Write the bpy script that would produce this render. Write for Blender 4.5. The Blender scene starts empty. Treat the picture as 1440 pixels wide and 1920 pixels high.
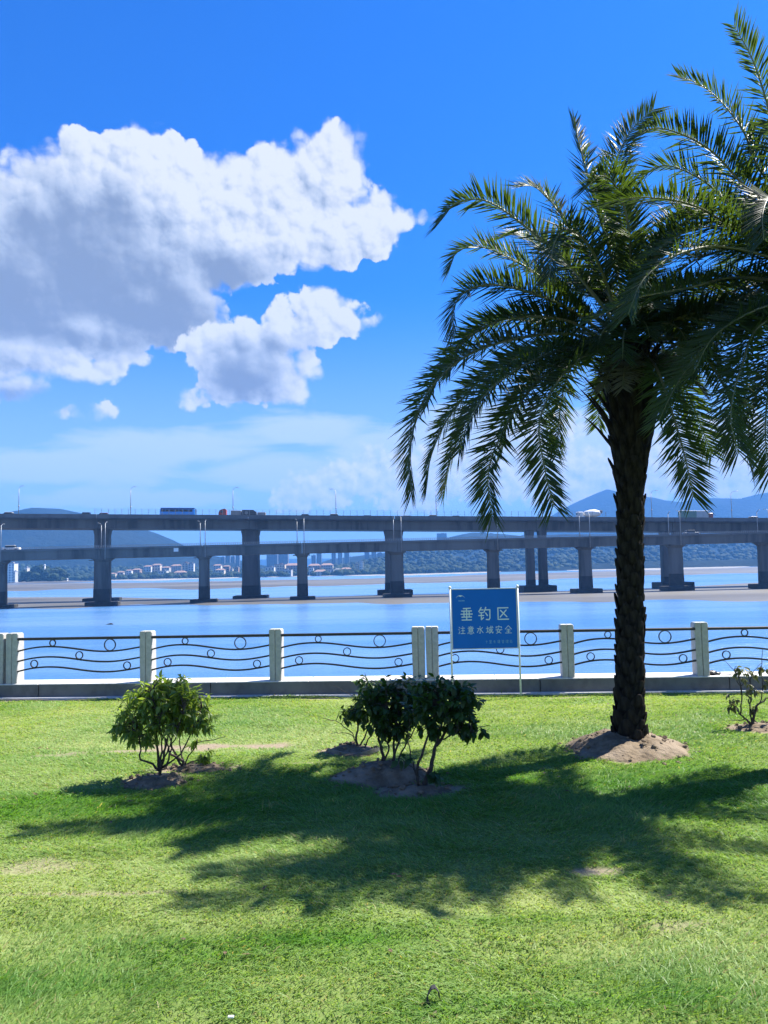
import bpy, math, random
import numpy as np
from mathutils import Vector, Matrix, noise as mnoise

R = math.radians
rng = random.Random(7)
nrng = np.random.default_rng(11)
scene = bpy.context.scene
COL = scene.collection

# ------------------------------------------------------------------ camera
FPX = 1443.0                      # focal length in pixels of the 1440 x 1920 photograph
EYE = 1.655
PITCH, ROLL = R(4.28), R(1.2)
F_ = Vector((0, math.cos(PITCH), math.sin(PITCH)))
R0 = Vector((1, 0, 0))
U0 = Vector((0, -math.sin(PITCH), math.cos(PITCH)))
U_ = U0 * math.cos(ROLL) + R0 * math.sin(ROLL)
R_ = R0 * math.cos(ROLL) - U0 * math.sin(ROLL)
cam_d = bpy.data.cameras.new('camera')
cam_d.sensor_fit = 'VERTICAL'
cam_d.sensor_height = 36.0
cam_d.lens = FPX / 1920 * 36.0
cam_d.clip_start = 0.1
cam_d.clip_end = 30000
cam = bpy.data.objects.new('camera', cam_d)
COL.objects.link(cam)
m = Matrix((( R_.x, U_.x, -F_.x, 0), (R_.y, U_.y, -F_.y, 0), (R_.z, U_.z, -F_.z, EYE), (0, 0, 0, 1)))
cam.matrix_world = m
scene.camera = cam


def ray(px, py):
    return F_ + R_ * ((px - 720) / FPX) + U_ * ((960 - py) / FPX)


def at(px, py, Y):
    d = ray(px, py)
    p = d * (Y / d.y)
    return Vector((p.x, p.y, p.z + EYE))


def gp(px, py, z=0.0):
    d = ray(px, py)
    s = (z - EYE) / d.z
    return Vector((d.x * s, d.y * s, z))


def online(A, B, px, py):
    """ground-plan point of the line A-B that lies in the direction of a pixel"""
    d = ray(px, py)
    k = d.x / d.y
    ex, ey = B[0] - A[0], B[1] - A[1]
    s = (k * A[1] - A[0]) / (ex - k * ey)
    return A[0] + s * ex, A[1] + s * ey


# ------------------------------------------------------------------ light
SUN_AZ, SUN_EL = R(63), R(55)        # azimuth right of the view direction
sun_dir = Vector((math.sin(SUN_AZ) * math.cos(SUN_EL), math.cos(SUN_AZ) * math.cos(SUN_EL), math.sin(SUN_EL)))
sl = bpy.data.lights.new('sun', 'SUN')
sl.energy = 5.0
sl.angle = R(0.5)
sl.color = (1.0, 0.95, 0.86)
so = bpy.data.objects.new('sun', sl)
so.rotation_euler = (-sun_dir).to_track_quat('-Z', 'Y').to_euler()
so.location = (30, 20, 60)
COL.objects.link(so)

scene.view_settings.view_transform = 'Standard'
scene.view_settings.look = 'None'
scene.view_settings.gamma = 1.0
scene.view_settings.use_curve_mapping = False
scene.view_settings.exposure = 1.5
scene.render.engine = 'CYCLES'
cy = scene.cycles
cy.use_denoising = True
cy.max_bounces = 6
cy.diffuse_bounces = 3
cy.glossy_bounces = 2
cy.transmission_bounces = 3
cy.volume_bounces = 0
cy.transparent_max_bounces = 4
cy.caustics_reflective = False
cy.caustics_refractive = False
cy.sample_clamp_indirect = 4.0

# ------------------------------------------------------------------ sky
world = bpy.data.worlds.new('World')
scene.world = world
world.use_nodes = True
wt = world.node_tree
wt.nodes.clear()


class NT:
    """short-hand for wiring shader nodes"""
    def __init__(self, tree):
        self.t = tree

    def node(self, typ, **kw):
        n = self.t.nodes.new(typ)
        for k, v in kw.items():
            setattr(n, k, v)
        return n

    def put(self, sock, v):
        if v is None:
            return
        if isinstance(v, bpy.types.NodeSocket):
            self.t.links.new(v, sock)
        else:
            sock.default_value = v

    def math(self, op, a, b=None, c=None, clamp=False):
        n = self.node('ShaderNodeMath', operation=op, use_clamp=clamp)
        for i, v in enumerate((a, b, c)):
            self.put(n.inputs[i], v)
        return n.outputs[0]

    def vmath(self, op, a, b=None, c=None, scale=None):
        n = self.node('ShaderNodeVectorMath', operation=op)
        for i, v in enumerate((a, b, c)):
            self.put(n.inputs[i], v)
        if scale is not None:
            self.put(n.inputs['Scale'], scale)
        return n.outputs['Value'] if op in ('LENGTH', 'DOT_PRODUCT', 'DISTANCE') else n.outputs[0]

    def noise(self, vec, scale, detail=4.0, rough=0.55, dim='3D', out=0, lac=2.0, dist=0.0):
        n = self.node('ShaderNodeTexNoise', noise_dimensions=dim)
        self.put(n.inputs['Vector'], vec)
        n.inputs['Scale'].default_value = scale
        n.inputs['Detail'].default_value = detail
        n.inputs['Roughness'].default_value = rough
        n.inputs['Lacunarity'].default_value = lac
        n.inputs['Distortion'].default_value = dist
        return n.outputs[out]

    def step(self, v, a, b, c=0.0, d=1.0):
        n = self.node('ShaderNodeMapRange', interpolation_type='SMOOTHSTEP')
        self.put(n.inputs[0], v)
        for i, q in enumerate((a, b, c, d)):
            self.put(n.inputs[i + 1], q)
        return n.outputs[0]

    def mix(self, f, a, b, blend='MIX'):
        n = self.node('ShaderNodeMix', data_type='RGBA', blend_type=blend)
        self.put(n.inputs[0], f)
        self.put(n.inputs[6], a if isinstance(a, bpy.types.NodeSocket) else tuple(a) + (1,))
        self.put(n.inputs[7], b if isinstance(b, bpy.types.NodeSocket) else tuple(b) + (1,))
        return n.outputs[2]


W = NT(wt)


def azel(px, py):
    d = ray(px, py).normalized()
    return math.degrees(math.atan2(d.x, d.y)), math.degrees(math.asin(d.z))


def blob(px, py, rx, ry):
    a, e = azel(px, py)
    return a, e, rx / 25.2, ry / 25.2


BIG = [blob(*b) for b in [
    (0, 400, 90, 70), (80, 380, 90, 75), (160, 350, 90, 85), (260, 350, 110, 92), (350, 370, 100, 85), (440, 365, 90, 80), (520, 345, 80, 70), (580, 310, 62, 56),
    (640, 275, 44, 46), (640, 345, 62, 60), (690, 420, 66, 58), (640, 430, 90, 66), (560, 430, 110, 70), (450, 460, 110, 70), (752, 412, 38, 22), (785, 410, 22, 12),
    (590, 485, 40, 20), (520, 488, 60, 24), (690, 465, 36, 28),
    (200, 480, 220, 140), (60, 520, 150, 140), (280, 560, 140, 90), (345, 535, 74, 74), (-120, 500, 160, 170), (200, 610, 160, 42), (340, 615, 50, 36), (-320, 540, 150, 130),
    (40, 650, 150, 52), (150, 690, 90, 28), (240, 668, 58, 20), (20, 720, 60, 30), (-80, 690, 130, 60),
    (133, 778, 20, 11), (196, 773, 24, 18)]]
PUFF = [blob(*b) for b in [
    (600, 590, 64, 54), (650, 600, 42, 32), (690, 601, 28, 13), (530, 618, 55, 48), (470, 634, 44, 40), (412, 645, 48, 36), (372, 655, 32, 24),
    (470, 690, 95, 66), (530, 720, 62, 48), (562, 740, 36, 30), (574, 690, 28, 36), (430, 728, 54, 38), (372, 752, 32, 18)]]
WISP = [blob(*b) for b in [(668, 262, 60, 60), (785, 408, 60, 30), (695, 601, 40, 22), (60, 700, 170, 60), (165, 776, 70, 30)]]
LOWC = [blob(*b) for b in [
    (640, 905, 75, 50), (700, 880, 60, 45), (770, 910, 80, 60), (850, 880, 90, 60), (980, 870, 120, 70), (1100, 900, 90, 60),
    (1220, 880, 80, 60), (1310, 860, 110, 70), (1420, 900, 80, 60), (1540, 860, 130, 80), (560, 930, 50, 40), (1040, 800, 70, 30),
    (1380, 800, 60, 25), (1700, 900, 120, 60), (-250, 900, 120, 60)]]
STRAT = [blob(*b) for b in [(60, 875, 260, 45), (330, 840, 260, 50), (600, 805, 170, 40), (520, 890, 180, 40), (230, 935, 260, 26), (720, 850, 140, 70), (-250, 900, 260, 50), (900, 800, 220, 50), (1150, 830, 220, 70), (1400, 860, 260, 80), (1750, 850, 260, 80)]]
GREY = [blob(*b) for b in [
    (150, 480, 170, 140), (260, 560, 180, 105), (340, 600, 90, 55), (50, 560, 150, 100), (430, 510, 90, 45), (-120, 520, 160, 140),
    (20, 738, 110, 24)]]
GREY2 = [blob(*b) for b in [(465, 695, 92, 58), (430, 715, 60, 42), (505, 655, 44, 32), (540, 660, 40, 24)]]


def field_group(name, blobs, warp_amp, warp_scale, k=0.18):
    """height field made of soft ellipses in azimuth and elevation"""
    g = bpy.data.node_groups.new(name, 'ShaderNodeTree')
    g.interface.new_socket('P', in_out='INPUT', socket_type='NodeSocketVector')
    g.interface.new_socket('D', in_out='OUTPUT', socket_type='NodeSocketFloat')
    G = NT(g)
    gi, go = G.node('NodeGroupInput'), G.node('NodeGroupOutput')
    P = gi.outputs[0]
    wn = G.noise(P, warp_scale, 4.0, 0.55, out=1)
    Q = G.vmath('ADD', P, G.vmath('SCALE', G.vmath('SUBTRACT', wn, (0.5, 0.5, 0.5)), scale=warp_amp))
    D = None
    for (a, e, rx, ry) in blobs:
        v = G.vmath('MULTIPLY_ADD', Q, (1 / rx, 1 / ry, 0), (-a / rx, -e / ry, 0))
        l = G.vmath('LENGTH', v)
        size = min(1.0, (rx * ry) ** 0.5 / 3.2)
        d = G.math('MULTIPLY_ADD', l, -size, size)
        D = d if D is None else G.math('SMOOTH_MAX', D, d, k)
    G.put(go.inputs[0], D)
    return g


def lobe_group(name, fine_scale):
    """cauliflower lobes: rounded cells of three sizes plus fractal noise"""
    g = bpy.data.node_groups.new(name, 'ShaderNodeTree')
    g.interface.new_socket('P', in_out='INPUT', socket_type='NodeSocketVector')
    g.interface.new_socket('S', in_out='OUTPUT', socket_type='NodeSocketFloat')
    G = NT(g)
    gi, go = G.node('NodeGroupInput'), G.node('NodeGroupOutput')
    P = gi.outputs[0]
    wn = G.vmath('SUBTRACT', G.noise(P, fine_scale * 1.5, 4.0, 0.6, out=1), (0.5, 0.5, 0.5))
    s = None
    for sc, am in ((fine_scale, 0.62), (fine_scale * 2.2, 0.42), (fine_scale * 4.9, 0.24)):
        v = G.node('ShaderNodeTexVoronoi', feature='SMOOTH_F1', voronoi_dimensions='2D')
        G.put(v.inputs['Vector'], G.vmath('ADD', P, G.vmath('SCALE', wn, scale=0.9 / sc)))
        v.inputs['Scale'].default_value = sc
        v.inputs['Smoothness'].default_value = 0.25
        d = v.outputs['Distance']
        q = G.math('MULTIPLY', G.math('SUBTRACT', 0.30, G.math('MULTIPLY', d, d)), am * 1.6)
        s = q if s is None else G.math('ADD', s, q)
    fb = G.math('SUBTRACT', G.noise(P, fine_scale * 2.0, 8.0, 0.62, dist=0.3), 0.5)
    s = G.math('MULTIPLY_ADD', fb, 1.3, s)
    G.put(go.inputs[0], s)
    return g


def use_group(tree, g, P):
    n = tree.node('ShaderNodeGroup')
    n.node_tree = g
    tree.put(n.inputs[0], P)
    return n.outputs[0]


tc = W.node('ShaderNodeTexCoord')
dirv = W.vmath('NORMALIZE', tc.outputs['Generated'])
sep = W.node('ShaderNodeSeparateXYZ')
W.put(sep.inputs[0], dirv)
az = W.math('MULTIPLY', W.math('ARCTAN2', sep.outputs[0], sep.outputs[1]), 57.29578)
el = W.math('MULTIPLY', W.math('ARCSINE', sep.outputs[2]), 57.29578)
cmb = W.node('ShaderNodeCombineXYZ')
W.put(cmb.inputs[0], az)
W.put(cmb.inputs[1], el)
P = cmb.outputs[0]

sky = W.node('ShaderNodeTexSky', sky_type='NISHITA')
sky.sun_disc = False
sky.sun_elevation = SUN_EL
sky.sun_rotation = SUN_AZ
sky.air_density = 1.0
sky.dust_density = 0.3
sky.ozone_density = 3.0
hs = W.node('ShaderNodeHueSaturation')
hs.inputs['Saturation'].default_value = 1.22
W.put(hs.inputs['Color'], sky.outputs[0])
skycol = W.mix(1.0, hs.outputs[0], (0.20, 0.78, 1.46), 'MULTIPLY')
SKY_STRENGTH = 0.055
sky_em = W.vmath('SCALE', skycol, scale=SKY_STRENGTH)

WHITE, GREYC, MIDC = (0.325, 0.337, 0.355), (0.105, 0.130, 0.182), (0.20, 0.232, 0.288)
g_big = field_group('cloud_big', BIG, 1.0, 0.5, 0.12)
g_puff = field_group('cloud_puff', PUFF, 0.9, 0.5, 0.10)
g_grey2 = field_group('cloud_puff_grey', GREY2, 1.6, 0.3, 0.3)
g_low = field_group('cloud_low', LOWC, 1.2, 0.4)
g_grey = field_group('cloud_grey', GREY, 2.4, 0.22, 0.3)
g_wisp = field_group('cloud_wisp', WISP, 1.0, 0.3)
g_str = field_group('cloud_stratus', STRAT, 1.5, 0.2, 0.3)
g_lobe = lobe_group('cloud_lobes', 0.34)
B1 = use_group(W, g_big, P)
B1s = use_group(W, g_big, W.vmath('ADD', P, (1.1, 1.1, 0)))
S1 = use_group(W, g_lobe, P)
S1s = use_group(W, g_lobe, W.vmath('ADD', P, (0.34, 0.38, 0)))
S1f = use_group(W, g_lobe, W.vmath('ADD', P, (0.10, 0.13, 0)))
wisp = W.step(use_group(W, g_wisp, P), 0.0, 0.5)
soft = W.math('MAXIMUM', W.step(W.noise(P, 0.26, 2.0, 0.5), 0.42, 0.62, 0.07, 0.36), W.math('MULTIPLY', wisp, 0.46))
relief0 = W.math('MULTIPLY_ADD', W.math('SUBTRACT', S1, S1f), 0.36, W.math('MULTIPLY', W.math('SUBTRACT', S1, S1s), 0.46))
broad = W.math('SUBTRACT', W.noise(P, 0.12, 4.0, 0.55), 0.5)


def cumulus(B, Bs, grey, base):
    """opacity and colour of one cloud body from its height field and its field of thick grey parts"""
    D = W.math('MULTIPLY_ADD', S1, 0.30, B)
    mask = W.step(D, 0.0, soft)
    GR = W.step(W.math('MULTIPLY_ADD', S1, 0.16, grey), -0.38, 0.80)
    relief = W.math('MULTIPLY', relief0, W.math('MULTIPLY_ADD', GR, -0.62, 1.0))
    b = W.math('MULTIPLY_ADD', W.math('SUBTRACT', B, Bs), 0.50, base)
    b = W.math('ADD', b, relief)
    b = W.math('MULTIPLY_ADD', GR, -0.74, b)
    b = W.math('MULTIPLY_ADD', broad, 0.55, b)
    b = W.math('MULTIPLY_ADD', W.step(D, 0.0, 0.28, 1.0, 0.0), 0.12, b, clamp=True)
    c = W.mix(W.step(b, 0.0, 0.55), GREYC, MIDC)
    return mask, W.mix(W.step(b, 0.35, 1.0), c, WHITE)


mask1, c1 = cumulus(B1, B1s, use_group(W, g_grey, P), 0.80)
B4 = use_group(W, g_puff, P)
B4s = use_group(W, g_puff, W.vmath('ADD', P, (0.8, 0.8, 0)))
mask4, c4 = cumulus(B4, B4s, use_group(W, g_grey2, P), 0.86)
SL = use_group(W, g_lobe, W.vmath('SCALE', P, scale=1.5))
SLs = use_group(W, g_lobe, W.vmath('ADD', W.vmath('SCALE', P, scale=1.5), (0.5, 0.6, 0)))
D2 = W.math('MULTIPLY_ADD', SL, 0.34, use_group(W, g_low, P))
mask2 = W.math('MULTIPLY', W.step(D2, 0.0, 0.24), 0.97)
b2 = W.math('MULTIPLY_ADD', W.math('SUBTRACT', SL, SLs), 0.75, 0.62, clamp=True)
c2 = W.mix(b2, (0.20, 0.265, 0.355), (0.365, 0.375, 0.385))
# thin veil over the horizon, streaked along it
veilP = W.vmath('MULTIPLY', P, (0.055, 0.30, 1.0))
vn = W.noise(veilP, 1.0, 5.0, 0.55, dist=0.4)
veil = W.math('MULTIPLY', W.step(vn, 0.40, 0.68), W.step(el, 7.0, 11.5, 1.0, 0.0))
veil = W.math('MAXIMUM', W.math('MULTIPLY', veil, 0.8), W.step(el, 0.0, 21.0, 0.75, 0.0))
ST = W.math('MULTIPLY_ADD', W.math('SUBTRACT', W.noise(W.vmath('MULTIPLY', P, (0.10, 0.5, 1.0)), 1.0, 6.0, 0.58, dist=0.5), 0.5), 1.5, use_group(W, g_str, P))
veil = W.math('MAXIMUM', veil, W.math('MULTIPLY', W.step(ST, -0.35, 0.55), 0.92))
# scattered cumulus in the rest of the sky
outm = W.math('MAXIMUM', W.step(W.math('ABSOLUTE', W.math('ADD', az, 4.0)), 38.0, 52.0), W.step(el, 43.0, 54.0))
den = W.math('ADD', W.math('MAXIMUM', sep.outputs[2], 0.02), 0.12)
flat = W.vmath('DIVIDE', dirv, None)
dn = flat.node
cden = W.node('ShaderNodeCombineXYZ')
for i in range(3):
    W.put(cden.inputs[i], den)
W.put(dn.inputs[1], cden.outputs[0])
on = W.noise(flat, 1.3, 7.0, 0.58)
mask3 = W.math('MULTIPLY', W.math('MULTIPLY', W.step(on, 0.52, 0.63), outm), W.step(el, 0.0, 4.0))
c3 = W.mix(W.step(on, 0.55, 0.72, 1.0, 0.0), GREYC, WHITE)
col = W.mix(veil, sky_em, (0.262, 0.315, 0.385))
col = W.mix(mask2, col, c2)
col = W.mix(mask1, col, c1)
col = W.mix(mask4, col, c4)
col = W.mix(mask3, col, c3)
bg = W.node('ShaderNodeBackground')
W.put(bg.inputs[0], col)
wo = W.node('ShaderNodeOutputWorld')
wt.links.new(bg.outputs[0], wo.inputs[0])
world.cycles.sampling_method = 'MANUAL'
world.cycles.sample_map_resolution = 512


# ------------------------------------------------------------------ materials
def new_mat(name):
    mt = bpy.data.materials.new(name)
    mt.use_nodes = True
    mt.node_tree.nodes.clear()
    return mt, NT(mt.node_tree)


def mat(name, c1, c2=None, scale=6.0, rough=0.7, metal=0.0, bump=0.0, bscale=None, c3=None, s3=1.0, spec=0.5, stretch=(1, 1, 1), coords='Object', lo=0.35, hi=0.65, detail=6.0, bdist=0.02):
    """matt or glossy stuff with two blended tones, an optional large scale third one, and relief"""
    mt, M = new_mat(name)
    bs = M.node('ShaderNodeBsdfPrincipled')
    out = M.node('ShaderNodeOutputMaterial')
    M.put(out.inputs[0], bs.outputs[0])
    bs.inputs['Roughness'].default_value = rough
    bs.inputs['Metallic'].default_value = metal
    bs.inputs['Specular IOR Level'].default_value = spec
    if coords == 'World':
        v = M.node('ShaderNodeNewGeometry').outputs['Position']
    else:
        v = M.node('ShaderNodeTexCoord').outputs[coords]
    v = M.vmath('MULTIPLY', v, stretch)
    col = None
    if c2:
        f = M.step(M.noise(v, scale, detail, 0.6), lo, hi)
        col = M.mix(f, c1, c2)
        if c3:
            f3 = M.step(M.noise(v, s3, 4.0, 0.6), 0.42, 0.66)
            col = M.mix(f3, col, c3)
        M.put(bs.inputs['Base Color'], col)
    else:
        bs.inputs['Base Color'].default_value = tuple(c1) + (1,)
    if bump:
        b = M.node('ShaderNodeBump')
        b.inputs['Strength'].default_value = bump
        b.inputs['Distance'].default_value = bdist
        M.put(b.inputs['Height'], M.noise(v, bscale or scale * 3, 6.0, 0.6))
        M.put(bs.inputs['Normal'], b.outputs[0])
    return mt


def leaf_mat(name, c1, c2, trans, rough=0.4, spec=0.5, tw=0.35, attr=None, scale=8.0):
    """leaf: reflecting top coat over a tissue that lets light through"""
    mt, M = new_mat(name)
    bs = M.node('ShaderNodeBsdfPrincipled')
    bs.inputs['Roughness'].default_value = rough
    bs.inputs['Specular IOR Level'].default_value = spec
    tr = M.node('ShaderNodeBsdfTranslucent')
    mx = M.node('ShaderNodeMixShader')
    mx.inputs[0].default_value = tw
    out = M.node('ShaderNodeOutputMaterial')
    if attr:
        a = M.node('ShaderNodeAttribute', attribute_name=attr)
        col = a.outputs['Color']
        tcol = M.mix(1.0, col, trans, 'MULTIPLY')
    else:
        pos = M.node('ShaderNodeNewGeometry').outputs['Position']
        inf = M.node('ShaderNodeObjectInfo').outputs['Random']
        f = M.math('MULTIPLY_ADD', inf, 0.6, M.math('MULTIPLY_ADD', M.noise(pos, scale, 3.0), 1.0, -0.3), clamp=True)
        col = M.mix(f, c1, c2)
        tcol = M.mix(f, tuple(t * 0.8 for t in trans), trans)
    M.put(bs.inputs['Base Color'], col)
    M.put(tr.inputs[0], tcol)
    M.put(mx.inputs[1], bs.outputs[0])
    M.put(mx.inputs[2], tr.outputs[0])
    M.put(out.inputs[0], mx.outputs[0])
    return mt


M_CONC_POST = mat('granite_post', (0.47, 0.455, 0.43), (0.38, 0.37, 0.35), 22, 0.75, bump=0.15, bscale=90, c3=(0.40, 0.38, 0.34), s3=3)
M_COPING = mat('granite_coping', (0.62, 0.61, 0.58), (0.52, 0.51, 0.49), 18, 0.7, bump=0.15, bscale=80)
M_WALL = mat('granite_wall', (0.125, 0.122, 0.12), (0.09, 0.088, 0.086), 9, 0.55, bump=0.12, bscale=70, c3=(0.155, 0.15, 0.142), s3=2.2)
M_IRON = mat('black_iron', (0.018, 0.018, 0.022), (0.035, 0.033, 0.033), 30, 0.45, metal=0.3, bump=0.05, bscale=150)
M_SIGNBLUE = mat('sign_blue', (0.004, 0.135, 0.55), (0.005, 0.145, 0.58), 2.5, 0.5, bump=0.01, bscale=40, spec=0.2)
M_SIGNWHITE = mat('sign_white_paint', (0.74, 0.76, 0.78), (0.66, 0.68, 0.70), 14, 0.4)
M_LETTER = mat('lettering_pale', (0.66, 0.78, 0.78), (0.60, 0.74, 0.76), 10, 0.5)
M_LETTER2 = mat('lettering_faint', (0.16, 0.40, 0.62), (0.13, 0.36, 0.60), 10, 0.5)
M_SOIL = mat('soil', (0.20, 0.155, 0.105), (0.105, 0.082, 0.056), 9, 0.95, bump=0.8, bscale=26, c3=(0.25, 0.20, 0.145), s3=3.0, spec=0.1, coords='World', bdist=0.03)
M_CLOD = mat('soil_clod', (0.21, 0.165, 0.115), (0.13, 0.10, 0.07), 30, 0.95, bump=0.4, bscale=60, spec=0.1)
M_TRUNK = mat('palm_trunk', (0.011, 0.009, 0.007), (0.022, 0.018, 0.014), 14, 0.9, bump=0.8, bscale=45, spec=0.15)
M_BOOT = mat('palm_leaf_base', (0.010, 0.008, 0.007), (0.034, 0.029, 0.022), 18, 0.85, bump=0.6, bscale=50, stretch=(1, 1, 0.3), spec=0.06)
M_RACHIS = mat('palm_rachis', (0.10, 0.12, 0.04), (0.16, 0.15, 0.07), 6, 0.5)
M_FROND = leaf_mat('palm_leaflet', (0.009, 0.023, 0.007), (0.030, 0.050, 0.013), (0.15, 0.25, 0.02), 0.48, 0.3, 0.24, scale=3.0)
M_FROND2 = leaf_mat('palm_leaflet_old', (0.07, 0.075, 0.045), (0.12, 0.115, 0.07), (0.12, 0.13, 0.04), 0.5, 0.5, 0.2, scale=3.0)
M_BARK = mat('shrub_bark', (0.035, 0.026, 0.02), (0.07, 0.055, 0.042), 40, 0.9, bump=0.5, bscale=90)
M_LEAF_LIGHT = leaf_mat('shrub_leaf_light', (0.08, 0.155, 0.02), (0.18, 0.235, 0.045), (0.38, 0.52, 0.05), 0.38, 0.5, 0.5)
M_LEAF_DARK = leaf_mat('shrub_leaf_dark', (0.016, 0.045, 0.008), (0.042, 0.085, 0.015), (0.12, 0.23, 0.018), 0.45, 0.35, 0.25)
M_LEAF_DRY = leaf_mat('shrub_leaf_dry', (0.06, 0.09, 0.03), (0.15, 0.13, 0.06), (0.2, 0.22, 0.06), 0.5, 0.4, 0.3)
M_CONCRETE = mat('bridge_concrete', (0.118, 0.115, 0.110), (0.068, 0.067, 0.066), 0.55, 0.85, bump=0.1, bscale=3, c3=(0.15, 0.147, 0.14), s3=0.09, stretch=(1, 1, 0.10), lo=0.42, hi=0.60)
M_PARAPET = mat('bridge_parapet', (0.15, 0.15, 0.15), (0.115, 0.115, 0.116), 0.3, 0.85, bump=0.1, bscale=3, stretch=(1, 1, 0.4))
M_PIERWET = mat('pier_wet', (0.026, 0.026, 0.028), (0.042, 0.041, 0.041), 0.8, 0.7, bump=0.2, bscale=4)
M_STEEL = mat('grey_steel', (0.30, 0.31, 0.32), (0.22, 0.23, 0.24), 2, 0.5, metal=0.4)
M_MUD = mat('mud', (0.095, 0.089, 0.080), (0.045, 0.043, 0.041), 0.03, 0.55, bump=0.3, bscale=0.6, c3=(0.12, 0.113, 0.102), s3=0.013, coords='World', stretch=(0.35, 1, 1), bdist=0.3)
M_SAND = mat('pale_sand', (0.27, 0.255, 0.23), (0.20, 0.19, 0.17), 0.05, 0.9, coords='World')
M_HILL = mat('hill_woods', (0.004, 0.009, 0.006), (0.011, 0.018, 0.011), 0.012, 0.95, bump=1.0, bscale=0.03, spec=0.05, coords='World', bdist=12, c3=(0.014, 0.02, 0.013), s3=0.003)
M_WOODS = leaf_mat('far_foliage', (0.012, 0.026, 0.014), (0.034, 0.054, 0.024), (0.03, 0.05, 0.02), 0.7, 0.1, 0.12, scale=0.02)
M_RUBBLE = mat('seawall_stone', (0.25, 0.24, 0.22), (0.17, 0.165, 0.155), 1.2, 0.9, bump=0.6, bscale=4)
M_GLASSDK = mat('dark_glass', (0.02, 0.025, 0.035), (0.03, 0.035, 0.045), 1, 0.12)
M_TYRE = mat('tyre_rubber', (0.015, 0.015, 0.016), (0.025, 0.025, 0.025), 5, 0.85)
M_BLACKPLASTIC = mat('black_plastic', (0.012, 0.012, 0.014), (0.03, 0.03, 0.033), 40, 0.35, bump=0.3, bscale=60)


def paint(name, c, rough=0.35):
    return mat(name, c, tuple(x * 0.86 for x in c), 0.8, rough)


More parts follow.
